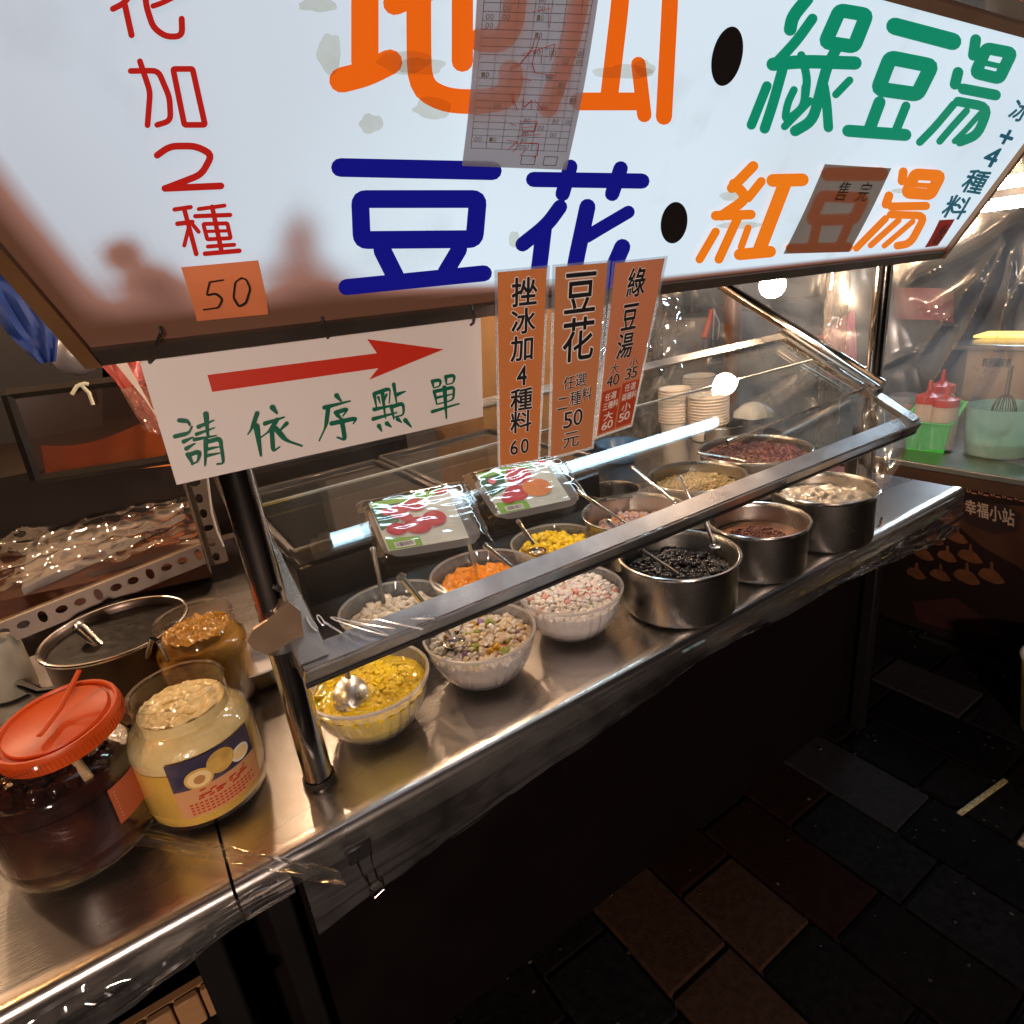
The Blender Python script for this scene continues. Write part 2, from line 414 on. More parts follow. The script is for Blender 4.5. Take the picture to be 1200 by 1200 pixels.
H0 = [.0006]
def nh(): H0[0] += .00007; return H0[0]
def vinyl(name, c): return mat(name, col=tuple(x*.22 for x in c), rough=.35, emit=c, es=.86, noise_amt=0)
orange_v = vinyl('orange_vinyl', (.80,.125,.006)); orange2_v = vinyl('orange_vinyl_light', (.86,.20,.008)); blue_v = vinyl('blue_vinyl', (.006,.006,.20)); green_v = vinyl('green_vinyl', (.004,.25,.135))
red_v = vinyl('red_vinyl', (.42,.012,.008)); black_v = mat('black_vinyl', (.015,.012,.012), .35); teal_v = vinyl('teal_vinyl', (.008,.09,.13))
def char(name, m, strokes, ox=0, oy=0, z=1.0, wk=1.0):
    mb = MB()
    for st in strokes:
        pts, wd = st[0], st[1]; cl = len(st) > 2 and st[2]
        stroke(mb, sg, [(ox + x/z, oy + y/z) for x, y in pts], wd/z*wk*(1.14 if m in (green_v, orange2_v) else 1.22 if m is red_v else 1), nh(), cl, rnd=2 if not cl else 2)
    link(name, mb, m, sign, smooth=False)
# first row, orange (photographed cut off at the top; the characters go on)
char('character', orange_v, [([(427,-110),(427,72)],32),([(372,-52),(478,-58)],28),([(400,93),(428,86),(456,72)],30),
    ([(490,-95),(490,40),(491,100),(520,117),(560,119),(592,114),(598,98),(598,84)],29),([(462,3),(540,-30),(600,-52),(604,-20),(600,28),(586,48),(562,46)],28),([(541,-110),(541,71)],25)])
char('character', orange_v, [([(790,-118),(690,-100)],24),([(688,-98),(678,0),(664,60),(641,125)],24),([(730,-98),(726,0),(713,112)],21),([(677,118),(748,118)],21),([(747,74),(754,134)],17),([(786,-96),(784,0),(777,136)],19)])
for (cx, cy, rx, ry, rt_) in ((851,65,17.5,35.5,.22),(789,260,15.5,24.5,.15)):
    mb = MB(); hh = nh(); pts = []
    for k in range(40):
        a = 2*PI*k/40; x, y = rx*math.cos(a), ry*math.sin(a); pts.append(sg(cx + x*math.cos(rt_)-y*math.sin(rt_), cy + x*math.sin(rt_)+y*math.cos(rt_), hh))
    mb.add(pts, [list(range(40))]); link('dot', mb, black_v, sign, smooth=False)
# second row, blue
char('character', blue_v, [([(398,195),(576,199)],22),([(421,232),(559,232),(555,279),(423,280)],21,True),([(447,292),(462,322)],21),([(537,291),(521,318)],19),([(405,335),(566,319)],19)])
char('character', blue_v, [([(624,209),(751,211)],18),([(667,194),(658,226)],17),([(726,196),(716,226)],17),([(655,241),(640,262),(611,285)],17),([(636,266),(630,318),(626,330)],19),([(687,241),(671,316),(674,334),(696,338),(712,325),(728,288)],19),([(735,247),(706,264),(686,276)],15)])
# first row, green
g3 = lambda *s: list(s)
char('character', green_v, [([(432,-8),(380,55),(372,100)],40),([(450,62),(395,140),(325,215)],32),([(312,222),(415,212),(600,218)],42),([(345,240),(312,360),(283,448)],32),([(290,298),(236,435)],30),
    ([(385,312),(362,360),(352,425),(420,372),(425,300)],24),([(545,32),(640,48),(596,160),(495,145)],44,True),([(535,165),(500,230),(452,420),(390,456)],34),([(410,190),(432,270),(425,330)],26),([(580,278),(532,328)],24),([(490,300),(500,360),(506,444)],30),([(440,350),(352,440)],24)], 800, 0, 3)
char('character', green_v, [([(738,88),(942,142)],54),([(722,198),(868,227),(818,328),(680,308)],46,True),([(685,355),(652,445)],38),([(778,368),(745,450)],28),([(575,455),(776,470)],38)], 800, 0, 3)
char('character', green_v, [([(1022,135),(1014,190)],34),([(960,250),(950,292)],34),([(1060,165),(1148,182),(1105,272),(1022,252)],38,True),([(1040,214),(1122,232)],18),([(978,308),(1092,330)],34),([(960,352),(1068,372),(1030,470),(968,494)],30),([(945,362),(880,440),(826,495)],24),([(990,385),(940,440),(896,492)],22),([(1038,395),(985,455),(948,492)],18)], 800, 0, 3)
# second row, orange
char('character', orange2_v, [([(240,578),(165,655)],32),([(172,640),(222,690),(130,752)],32),([(268,632),(222,690)],28),([(108,752),(232,748)],30),([(190,750),(120,905)],28),([(108,808),(52,905)],26),([(222,795),(198,862)],22),
    ([(308,628),(412,626)],40),([(350,640),(262,872)],42),([(192,888),(300,878)],36)], 800, 0, 3)
char('character', orange2_v, [([(500,606),(690,606)],42),([(478,682),(628,690),(592,764),(442,768)],36,True),([(460,795),(448,850)],30),([(572,788),(546,848)],28),([(370,866),(574,862)],30)], 800, 0, 3)
char('character', orange2_v, [([(766,598),(762,630)],28),([(716,682),(706,712)],28),([(808,606),(896,612),(862,678),(778,672)],36,True),([(792,643),(880,648)],16),([(724,720),(846,718)],26),([(722,748),(844,752),(792,850),(746,858)],24),([(704,762),(602,866)],22),([(750,768),(652,856)],19),([(800,772),(700,858)],17)], 800, 0, 3)
# red column
char('character', red_v, [([(390,20),(430,0),(466,-52)],18),([(432,8),(455,112)],18),([(500,-60),(506,10),(530,85),(575,118),(632,116),(630,55)],18),([(640,-40),(560,0),(530,10)],16)], 0, 0, 3)
char('character', red_v, [([(452,237),(548,236),(588,330),(592,412),(545,426)],17),([(484,203),(520,310),(511,427)],17),([(600,230),(668,230),(712,426),(640,426)],17,True)], 0, 0, 3)
char('digit', red_v, [([(545,532),(590,500),(680,500),(738,530),(700,600),(575,648)],20),([(572,648),(768,640)],20)], 0, 0, 3)
char('character', red_v, [([(606,722),(662,714)],13),([(616,772),(668,766)],14),([(640,722),(682,878)],14),([(658,775),(640,848)],12),([(672,778),(690,800)],12),([(678,745),(800,741)],13),([(690,720),(780,708)],12),([(737,712),(770,868)],14),([(706,772),(790,770),(802,822),(720,826)],12,True),([(714,798),(794,796)],10),([(722,851),(814,845)],12),([(712,876),(832,866)],14)], 0, 0, 3)
# small teal column at the end
def sgP(a, b, c, d): return Patch(sg(*a), sg(*b), sg(*c), sg(*d))
mb = MB()
for ch, cx, cy, wd, ht in (('冰',1193,127,24,26),('+',1175,158,14,16),('4',1158,181,14,22),('種',1139,210,25,28),('料',1117,240,26,27)):
    sl = .55
    P = sgP((cx-wd/2+sl*ht/2, cy-ht/2-2), (cx+wd/2+sl*ht/2, cy-ht/2+3), (cx+wd/2-sl*ht/2, cy+ht/2+2), (cx-wd/2-sl*ht/2, cy+ht/2-2))
    mb = MB(); put_glyph(mb, P, ch, 0, 0, 1, 1, nh(), .022); link('character', mb, teal_v, sign, smooth=False)
# stains and tape residue on the face
stain = clear('tape_residue', (.86,.83,.74), .4, .3, milk=.10, milkcol=(.4,.33,.2), smudge=40)
mb = MB()
def blotch(cx, cy, rx, ry, h, seed, rot=0):
    pts = []
    for k in range(26):
        a = 2*PI*k/26; r = 1 + .35*noise.noise(Vector((math.cos(a)*1.5, math.sin(a)*1.5, seed)))
        x, y = rx*r*math.cos(a), ry*r*math.sin(a); pts.append(sg(cx + x*math.cos(rot)-y*math.sin(rot), cy + x*math.sin(rot)+y*math.cos(rot), h))
    mb = MB(); mb.add(pts, [list(range(26))]); link('tape_residue', mb, stain, sign, smooth=False)
for i, a in enumerate(((385,60,15,22),(370,4,24,8),(505,125,24,12),(432,142,13,12),(730,82,34,9),(752,78,12,10),(470,70,34,12),(860,228,22,5),(865,262,26,4),(1055,222,12,3),(640,330,16,6),(600,278,6,10),(490,75,28,10))):
    blotch(*a, .0035 + i*.0001, i*3.1)

# papers taped on the sign, each a thing
def paper(name, label, cat, a, b, c, d, m, h=.006, group=None, bow=0.004, parent_write=None):
    P = Patch(sg(*a, h), sg(*b, h), sg(*c, h), sg(*d, h), bow)
    t = thing(name, label, cat, sg(*a, h), group)
    mb = MB(); mb.grid(lambda u, v: P(u, v, 0), 6, 10); mb.grid(lambda u, v: P(1-u, v, -.0004), 6, 10); link('sheet', mb, m, t)
    return P, t
def ink(name, c): return mat(name, c, .6)
slip_m = clear('thin_paper', (.55,.52,.54), .5, .2, milk=.38, milkcol=(.70,.66,.66))
P, t = paper('order_slip', 'thin grey order slip with red handwriting taped over the orange characters', 'paper slip', (556,-34), (700,-30), (660,196), (538,191), slip_m)
mb = MB()
for i in range(21):
    v = .08 + i*.04; 
    for (u0, u1) in ((.05,.95),): mb.add([P(u0, v, .0005), P(u1, v, .0005), P(u1, v+.003, .0005), P(u0, v+.003, .0005)], [(0,1,2,3)])
for u in (.05,.18,.32,.46,.6,.72,.86,.945): mb.add([P(u, .08, .0007), P(u+.006, .08, .0007), P(u+.006, .885, .0007), P(u, .885, .0007)], [(0,1,2,3)])
for (u0,u1) in ((.52,.66),(.74,.88)):
    for q in ((u0,.915,u1,.92),(u0,.97,u1,.975),(u0,.92,u0+.008,.97),(u1-.008,.92,u1,.97)): mb.add([P(q[0],q[1],.0006),P(q[2],q[1],.0006),P(q[2],q[3],.0006),P(q[0],q[3],.0006)],[(0,1,2,3)])
link('printed_table', mb, ink('grey_ink', (.16,.13,.13)), t, smooth=False)
mb = MB(); rr = random.Random(3)
pool = '品名數量單價金額合計元'
for i in range(34):
    v = .09 + rr.randrange(20)*.04; u = rr.choice((.07,.2,.48,.62,.75,.88)); 
    put_glyph(mb, P, rr.choice('01080180'), u, v, u+.03, v+.026, .0009); put_glyph(mb, P, '0', u+.035, v, u+.062, v+.026, .0009)
link('printed_figures', mb, ink('grey_ink', (.2,.17,.17)), t, smooth=False)['kind'] = 'stuff'
mb = MB(); hw = lambda x, y, h: sg(x, y, h + .0125)
def hand(paths, ox, oy, z, wd):
    for p in paths: stroke(mb, hw, [(ox+x/z, oy+y/z) for x, y in p], wd, nh()*.3, taper=lambda t: .6+.4*math.sin(PI*t))
hand([[(650,110),(640,150),(600,200),(565,215)],[(605,170),(720,135),(705,190)],[(665,105),(640,200),(650,235),(725,245)],[(675,150),(672,200)],
      [(600,250),(635,262)],[(572,300),(578,335),(590,365)],[(610,320),(612,355),(640,330),(640,360)],[(650,330),(670,355),(700,360)],
      [(565,410),(585,420)],[(605,405),(660,405),(650,440),(608,440),(605,405)],[(608,425),(655,422)],[(590,455),(670,450)],[(555,470),(590,475),(560,500)],[(610,470),(575,510)],[(600,480),(665,480),(660,525),(645,530)],[(630,490),(600,525)],
      [(640,20),(700,10)],[(695,-10),(695,75)],[(660,-20),(720,-24)]], 400, 0, 3, 1.3)
link('handwriting', mb, ink('red_ink', (.42,.05,.03)), t, smooth=False)

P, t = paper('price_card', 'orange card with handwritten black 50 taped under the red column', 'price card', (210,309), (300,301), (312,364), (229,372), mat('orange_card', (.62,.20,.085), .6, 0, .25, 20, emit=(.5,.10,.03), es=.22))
mb = MB(); hw = lambda x, y, h: sg(x, y, h*.3 + .0115)
hand([[(770,958),(722,965)],[(722,965),(712,1012),(745,1005),(768,1025),(755,1055),(702,1062)],[(835,950),(812,965),(806,1020),(825,1052),(850,1040),(865,990),(850,955),(832,952)]], 0, 0, 3, 2.9)
link('handwriting', mb, ink('black_ink', (.012,.01,.01)), t, smooth=False)
P, t = paper('taped_note', 'grey translucent note with faint writing over the orange bean character', 'paper note', (963,190), (1041,195), (992,293), (915,295), clear('note_film', (.50,.42,.36), .4, .3, milk=.35, milkcol=(.5,.45,.42)), bow=.002)
for ch, u in (('售', .30), ('完', .62)):
    mb = MB(); put_glyph(mb, P, ch, u, .14, u+.18, .36, .0035); link('character', mb, ink('dark_ink', (.03,.02,.02)), t, smooth=False)
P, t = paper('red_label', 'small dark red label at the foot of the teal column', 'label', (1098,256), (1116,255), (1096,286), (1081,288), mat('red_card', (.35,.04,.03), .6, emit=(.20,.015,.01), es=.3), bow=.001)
for ch, v in (('6', .15), ('0', .52)):
    mb = MB(); put_glyph(mb, P, ch, .3, v, .75, v+.34, .003); link('digit', mb, black_v, t, smooth=False)

# three hanging price tags
def tag_strip(label, a, b, c, d, colr, Yb, glow_top=.12):
    A, B = sg(*a, .005), sg(*b, .005)
    Cc, Dd = at_y(*c, Yb), at_y(*d, Yb)
    # upper edge lies on the sign, the rest hangs down
    P = Patch(A, B, Cc, Dd, .0)
    if SN.dot(EYE-A) < 0: pass
    t = thing('price_tag', label, 'price tag', A, 'laminated price tags hanging from the sign')
    lam = clear('laminate', (.93,.95,.98), .08, 1.4, milk=.25, milkcol=(.75,.78,.82))
    mb = MB(); mb.grid(lambda u, v: P(-.05 + 1.12*u, -.01+1.03*v, 0), 6, 16); mb.grid(lambda u, v: P(1.07 - 1.12*u, -.01+1.03*v, -.0008), 6, 16); link('laminate', mb, lam, t)
    mb = MB(); mb.grid(lambda u, v: P(u, v, .0006), 6, 16); link('card', mb, mat('orange_print', colr, .42, 0, .12, 10, col2=tuple(x*.8 for x in colr)), t)
    return P, t
white_i = ink('white_ink', (.85,.80,.76)); blk_i = ink('black_ink', (.010,.008,.012))
def tag_text(P, t, items, halo=.030):
    for it in items:
        ch, u0, v0, u1, v1 = it[:5]; o = it[5] if len(it) > 5 else .018; wh = len(it) > 6; nm = 'digit' if ord(ch) < 200 else 'character'
        if wh: mb = MB(); put_glyph(mb, P, ch, u0, v0, u1, v1, .0016, o); link(nm, mb, white_i, t, smooth=False)
        else:
            mb = MB(); put_glyph(mb, P, ch, u0, v0, u1, v1, .0011, halo + o); link(nm + '_outline', mb, white_i, t, smooth=False)
            mb = MB(); put_glyph(mb, P, ch, u0, v0, u1, v1, .0016, o); link(nm, mb, blk_i, t, smooth=False)
P, t = tag_strip('orange price tag ending in 60, nearest the arrow board', (580,316), (638,311), (630,538), (586,545), (.66,.23,.075), .705)
tag_text(P, t, [('挫',.27,.03,.80,.165),('冰',.26,.17,.78,.295),('加',.25,.30,.78,.43),('4',.40,.455,.62,.555),('種',.25,.57,.78,.695),('料',.25,.695,.78,.82),('6',.25,.86,.44,.945,.012),('0',.52,.86,.72,.945,.012)])
P, t = tag_strip('orange price tag reading 50 yuan for two toppings, middle one of three', (648,310), (709,305), (693,523), (645,535), (.60,.235,.10), .705)
tag_text(P, t, [('豆',.16,.02,.82,.235,.01),('花',.16,.245,.84,.475,.01),('任',.22,.545,.47,.62,.008),('選',.48,.54,.73,.615,.008),('二',.10,.645,.34,.74,.008),('種',.38,.635,.63,.72,.008),('料',.65,.625,.88,.705,.008),('5',.26,.75,.46,.845,.008),('0',.49,.745,.70,.84,.008),('元',.26,.865,.66,.97,.006)])
P, t = tag_strip('orange price tag with red lower panels, furthest from the arrow board', (718,306), (776,300), (739,497), (699,511), (.66,.25,.13), .725)
mb = MB()
for (u0, u1, v0) in ((.03,.49,.71),(.53,.985,.69)): mb.grid(lambda u, v: P(u0+(u1-u0)*u, v0+(.985-v0)*v, .0010), 3, 5)
link('red_panel', mb, mat('red_print', (.50,.062,.018), .45), t, smooth=False)
tag_text(P, t, [('綠',.28,.03,.66,.185),('豆',.26,.21,.62,.37),('湯',.24,.375,.62,.53),('大',.14,.545,.36,.61,.004),('小',.60,.535,.82,.60,.004),('4',.09,.615,.24,.685,.006),('0',.25,.613,.40,.683,.006),('3',.55,.60,.70,.67,.006),('5',.71,.598,.86,.668,.006),
    ('任',.10,.725,.24,.775,.01,1),('選',.25,.722,.39,.772,.01,1),('三',.07,.785,.20,.835,.01,1),('種',.205,.782,.335,.832,.01,1),('料',.34,.779,.47,.829,.01,1),('大',.12,.85,.38,.905,.014,1),('6',.10,.915,.25,.97,.012,1),('0',.26,.912,.41,.967,.012,1),
    ('任',.60,.70,.74,.75,.01,1),('選',.75,.698,.89,.748,.01,1),('兩',.56,.76,.69,.81,.01,1),('種',.695,.758,.825,.808,.01,1),('料',.83,.756,.96,.806,.01,1),('小',.60,.825,.86,.885,.014,1),('5',.57,.895,.72,.95,.012,1),('0',.73,.892,.88,.947,.012,1)], .022)

# arrow board
YA = .698
A_ = [at_y(158,405,YA), at_y(563,358,YA), at_y(566,488,YA), at_y(207,568,YA)]
AP = Patch(*A_)
ab = thing('arrow_board', 'white hanging board with a red arrow above green queueing characters', 'sign board', A_[0])
mb = MB(); mb.poly([AP(0,0), AP(0,1), AP(1,1), AP(1,0)], .004, AP.n); link('board', mb, mat('white_board', (.74,.69,.67), .42, 0, .15, 6, col2=(.64,.58,.55), bump=.05), ab, smooth=False)
def apx(x, y, h): 
    return on_pl(x, y, AP.c[0], AP.n, h)
AR = [(247,211),(776,143),(746,99),(985,131),(752,226),(780,190),(262,264)]
mb = MB(); pts = [(150+x/2.667, 360+y/2.667) for x, y in AR]
pl = [apx(x, y, .0012) for x, y in pts]; mb.add(pl, [(0,1,5,6),(1,2,3),(1,3,5),(5,3,4)])
link('arrow', mb, mat('red_print', (.55,.028,.012), .4), ab, smooth=False)
gk = mat('green_print', (.003,.12,.065), .4)
mb = MB()
# brush written characters, traced as tapering strokes: 請 依 序 點 單
tp = lambda t: .75 + .35*math.cos(PI*t)
def br(paths, wd=9.5):
    mb = MB()
    for p in paths:
        w2 = wd
        if isinstance(p[-1], (int, float)): w2 = p[-1]; p = p[:-1]
        stroke(mb, lambda x, y, h: apx(150+x/2.667, 360+y/2.667, h), list(p), w2*1.35, .0012+nh()*.25, taper=tp)
    link('character', mb, gk, ab, smooth=False)
br([[(158,352),(185,355),(190,368)],[(145,402),(188,392),(196,372)],[(172,418),(200,405)],[(180,440),(205,425)],[(184,458),(200,490)],[(186,460),(222,448),(216,482),(196,488)],
    [(218,372),(265,352)],[(212,395),(268,375),8],[(205,412),(272,400),8],[(240,332),(247,405),11],[(240,415),(238,492)],[(242,420),(285,408),(296,488),(275,488)],[(246,442),(284,434),7],[(246,462),(284,454),7]])
br([[(400,330),(385,375),(372,395)],[(398,372),(412,462),13],[(448,312),(462,330),12],[(425,362),(485,342)],[(462,350),(440,385),(412,405)],[(446,385),(450,450),(470,435)],[(492,362),(470,385)],[(458,378),(490,415),(540,432),11]])
br([[(648,275),(662,292),11],[(610,312),(690,292)],[(622,312),(615,370),(594,415)],[(645,328),(685,315),(668,338)],[(650,335),(664,348)],[(632,362),(712,345),(700,362)],[(664,352),(675,415),(650,405),10]])
br([[(765,270),(772,310)],[(768,268),(815,252),(812,298)],[(778,280),(784,300),6],[(803,272),(796,294),6],[(790,262),(800,345),9],[(765,318),(825,305)],[(762,348),(835,328)],[(780,370),(788,385),10],[(805,362),(818,372),10],[(826,240),(835,300)],[(835,272),(862,262)],[(818,308),(826,348)],[(820,310),(855,298),(858,335),(828,342)],[(838,348),(850,358),9],[(862,352),(880,372),10]], 8.5)
br([[(946,230),(950,250)],[(948,230),(972,225),(970,246),(952,250)],[(988,218),(990,240)],[(988,216),(1016,211),(1012,236),(992,240)],[(952,262),(960,302)],[(955,262),(1014,248),(1012,288),(962,302)],[(958,282),(1010,270),6],[(946,325),(1030,300)],[(984,250),(990,345),10]], 7.5)
# curtain rail the board is clipped to, with three wire hooks
mb = MB(); mb.tube([at_y(152,402,.715), at_y(566,357,.715)], .0045, 10); link('hanging_rail', mb, mat('grey_rail', (.38,.33,.31), .45, .4), ab)
for (x0,y0,x1,y1) in ((186,383,175,422),(375,372,386,393),(550,357,555,378)):
    mb = MB(); a = sg(x0,y0,.009); b_ = at_y(x1,y1,.690)
    mb.tube([a + SU*.004 - SN*.004, a, a*.5+b_*.5 + Vector((0,-.003,0)), b_, b_ + Vector((0,.010,-.003))], .0017, 6); link('hook', mb, black, ab)

# ================================================================== COUNTER
leg_m = mat('leg_black', (.008,.007,.007), .6, 0, .4, 10, spec=.15)
ctr = thing('serving_counter', 'long brushed steel counter under the glass food case', 'counter', (.8, .66, 0))
def counter(X0, X1, Y1, root):
    prof = []
    Y0 = .624; r = .013
    prof.append((Y1, CT)); prof.append((Y0 + .032, CT)); prof.append((Y0+.028, CT+.0015)); prof.append((Y0+.018, CT+.0022))
    for k in range(0, 7):
        a = PI/2 + PI/2*k/6*1.15; prof.append((Y0 + r + r*math.cos(a), CT + .002 - r + r*math.sin(a)))
    prof += [(Y0+.001, CT-.03), (Y0+.004, CT-.045), (Y0+.02, CT-.047), (Y0+.02, CT-.035), (Y1, CT-.035)]
    n = len(prof); mb = MB(); XS = [X0, X1]
    vs = [(x, y, z) for x in XS for (y, z) in prof]
    mb.add(vs, [(i, (i+1) % n, n+(i+1) % n, n+i) for i in range(n)])
    mb.add([(X0, y, z) for y, z in prof], [list(range(n))]); mb.add([(X1, y, z) for y, z in prof], [list(range(n))[::-1]])
    return link('top', mb, steel_top, root)
counter(-.036, 1.70, 1.78, ctr)
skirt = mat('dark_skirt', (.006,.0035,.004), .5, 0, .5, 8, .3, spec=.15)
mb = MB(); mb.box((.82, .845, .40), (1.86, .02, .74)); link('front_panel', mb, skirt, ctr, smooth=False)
mb = MB(); mb.box((1.745, 1.30, .40), (.02, .88, .74)); link('side_panel', mb, skirt, ctr, smooth=False)
for x in (-.0, 1.66):
    for y in (.80, 1.70):
        mb = MB(); mb.box((x, y, .39), (.035,.035,.78), ch=.004); link('leg', mb, leg_m, ctr)
mb = MB(); mb.box((.83, .80, .68), (1.64, .03, .03), ch=.003); link('cross_bar', mb, leg_m, ctr)
lc = thing('side_counter', 'shorter steel counter carrying the big jars, beyond the seam', 'counter', (-.4, .66, 0))
counter(-.95, -.0395, 1.46, lc)
for x in (-.9, -.09):
    for y in (.72, 1.40):
        mb = MB(); mb.box((x, y, .39), (.035,.035,.78), ch=.004); link('leg', mb, leg_m, lc)
mb = MB(); mb.box((-.5, .95, .50), (.86, .55, .02)); link('shelf', mb, leg_m, lc)
# wooden crate on the low shelf
wood = mat('crate_wood', (.30,.16,.07), .6, 0, .6, 10, .3, 60, stretch=(1,1,8), col2=(.25,.12,.05))
cr_c = at_y(198, 1192, .76)
cr = thing('wooden_crate', 'yellowish wooden slat crate tucked under the side counter', 'crate', cr_c)
for k in range(5):
    mb = MB(); mb.box(cr_c + Vector((-.075 + .033*k, 0, -.05)), (.030, .012, .13), ch=.002); link('slat', mb, wood, cr)
for k in (0, 1):
    mb = MB(); mb.box(cr_c + Vector((0, .014 + .25*k, -.05)), (.17, .012, .13)); link('panel', mb, wood, cr)

# ================================================================== POLES, GLASS CASE
def pole(label, X, Y, h0, h1, r=.0185):
    t = thing('steel_pole', label, 'pole', (X, Y, CT+h0))
    mb = MB(); mb.tube([(X, Y, CT+h0), (X, Y, CT+h1)], r, 28); link('tube', mb, chrome, t)
    mb = MB(); mb.lathe([(r+.0008, .0), (r+.003, .0), (r+.0025, .006), (r+.0008, .006)], (X, Y, CT+.003), 28, close=True); link('foot', mb, dark_metal, t)
    return t
PL = (.092, .727); PR = (1.532, .787)
lp = pole('steel pole rising beside the cream jar, holding the case corner bracket', PL[0], PL[1], .001, .60)
rp_ = pole('steel pole at the far end of the case, under the sign corner', PR[0], PR[1], .001, .60)

edge_pl = mat('glint_plastic', (.80,.82,.88), .12, .3)
A28 = math.atan2(.192, .352)
LY0, LZ0, LY1, LZ1 = .665, .20, 1.017, .392
def lid(X, t, off=0.0):    # t 0 front .. 1 back
    n = Vector((0, -math.sin(A28), math.cos(A28)))
    return Vector((X, LY0 + (LY1-LY0)*t, CT + LZ0 + (LZ1-LZ0)*t)) + n*off
XL, XR = .100, 1.525
lidn = Vector((0, -math.sin(A28), math.cos(A28))); lidu = Vector((0, math.cos(A28), math.sin(A28)))
gc = thing('glass_case', 'slanting glass food guard in a steel angle frame over the bowls', 'glass case', lid(.8, 0))
ax3 = (Vector((1,0,0)), lidu, lidn)
mb = MB(); mb.box(lid((XL+XR)/2, .045, .0), (XR-XL, .030, .003), ax3); mb.box(lid((XL+XR)/2, .002, -.0125), (XR-XL, .003, .022), ax3)
link('front_rail', mb, alu, gc, smooth=False)
fglint = thing('film_glints', 'pale loops modelling glints of clear film on the near glass corner', 'film glint', lid(XL, 0))  # pale loops shaped to stand for glints on clear film
for k, (x, y, ln_, an, wd) in enumerate(((366,734,20,.95,.30),(390,738,26,.55,.12),(421,737,70,.30,.10),(437,735,52,.18,.10),(466,734,60,.22,.06),(495,728,26,0,.06),(376,730,14,1.0,.4))):
    mb = MB(); pts = []
    for j in range(25):
        a = 2*PI*j/24; u_, v_ = ln_/2*math.cos(a), ln_/2*wd*math.sin(a)
        pts.append(on_pl(x + u_*math.cos(an) - v_*math.sin(an), y + u_*math.sin(an) + v_*math.cos(an), lid(0,0), lidn, .006 + .002*math.sin(a)))
    mb.tube(pts, .0009, 5, caps=False); link('glint_loop', mb, edge_pl, fglint)
mb = MB(); mb.box(lid((XL+XR)/2, .0, -.028), (XR-XL+.002, .006, .008), ax3, ch=.001); link('rubber_strip', mb, black, gc, smooth=False)
mb = MB(); mb.box(lid((XL+XR)/2, .985, .004), (XR-XL-.064, .022, .003), ax3); mb.box(lid((XL+XR)/2, 1.015, -.008), (XR-XL-.064, .003, .024), ax3); link('back_rail', mb, alu, gc, smooth=False)
mb = MB(); mb.box(lid(XL+.015, .53, .0045), (.034, .405, .003), ax3); mb.box(lid(XL-.002, .53, -.010), (.003, .405, .026), ax3); link('side_rail', mb, steel, gc, smooth=False)
mb = MB(); mb.box(lid(XR-.016, .53, .0045), (.032, .405, .003), ax3); mb.box(lid(XR+.002, .53, -.010), (.003, .405, .026), ax3); link('side_rail', mb, steel, gc, smooth=False)
mb = MB(); mb.box(lid((XL+XR)/2, .37, -.004), (XR-XL-.07, .402*.70, .004), ax3); link('glass_pane', mb, glass, gc, smooth=False)
mb = MB(); mb.box(lid((XL+XR)/2, .83, -.0085), (XR-XL-.07, .402*.32, .004), ax3); link('glass_pane', mb, glass, gc, smooth=False)
edge_m = mat('glass_edge', (.72,.76,.74), .12, .6)
mb = MB(); mb.box(lid((XL+XR)/2, .722, -.003), (XR-XL-.07, .0025, .0045), ax3); link('glass_edge', mb, edge_m, gc, smooth=False)
mb = MB(); mb.tube([lid(1.515, .36, .004), lid(.98, .31, .003)], .0035, 8); link('reflection_bar', mb, chrome, gc)  # thin bar modelling the pipe's reflection in the glass
# round strut running on up behind the sign, bracing pole and case
mb = MB(); mb.tube([lid(XR-.006, .30, .022), lid(XR-.006, 1.75, .022)], .0155, 20); link('round_strut', mb, chrome, gc)
# corner bracket on the near pole
mb = MB(); br_pts = [(297,738),(312,728),(338,705),(352,716),(362,790),(350,786),(340,752),(318,766),(298,762),(289,752)]
bk = [at_y(x, y, PL[1]-.024) for x, y in br_pts]; mb.poly(bk, .005, Vector((0,-1,0))); link('corner_bracket', mb, mat('brass_steel', (.52,.36,.24), .34, .75, .3, 30), gc, smooth=False)
# bracket rim rings on poles
for (P0, hh) in ((PL, .225), (PR, .262)):
    mb = MB(); mb.lathe([(.0195,-.012),(.024,-.012),(.024,.012),(.0195,.012)], (P0[0], P0[1], CT+hh), 24, close=True); link('pole_clamp', mb, steel, gc)
for (x, y) in ((327,690),(318,722)):
    p = at_y(x, y, .705); mb = MB(); mb.tube([p, p + Vector((0,.012,0))], .004, 6); link('bolt', mb, dark_metal, gc)
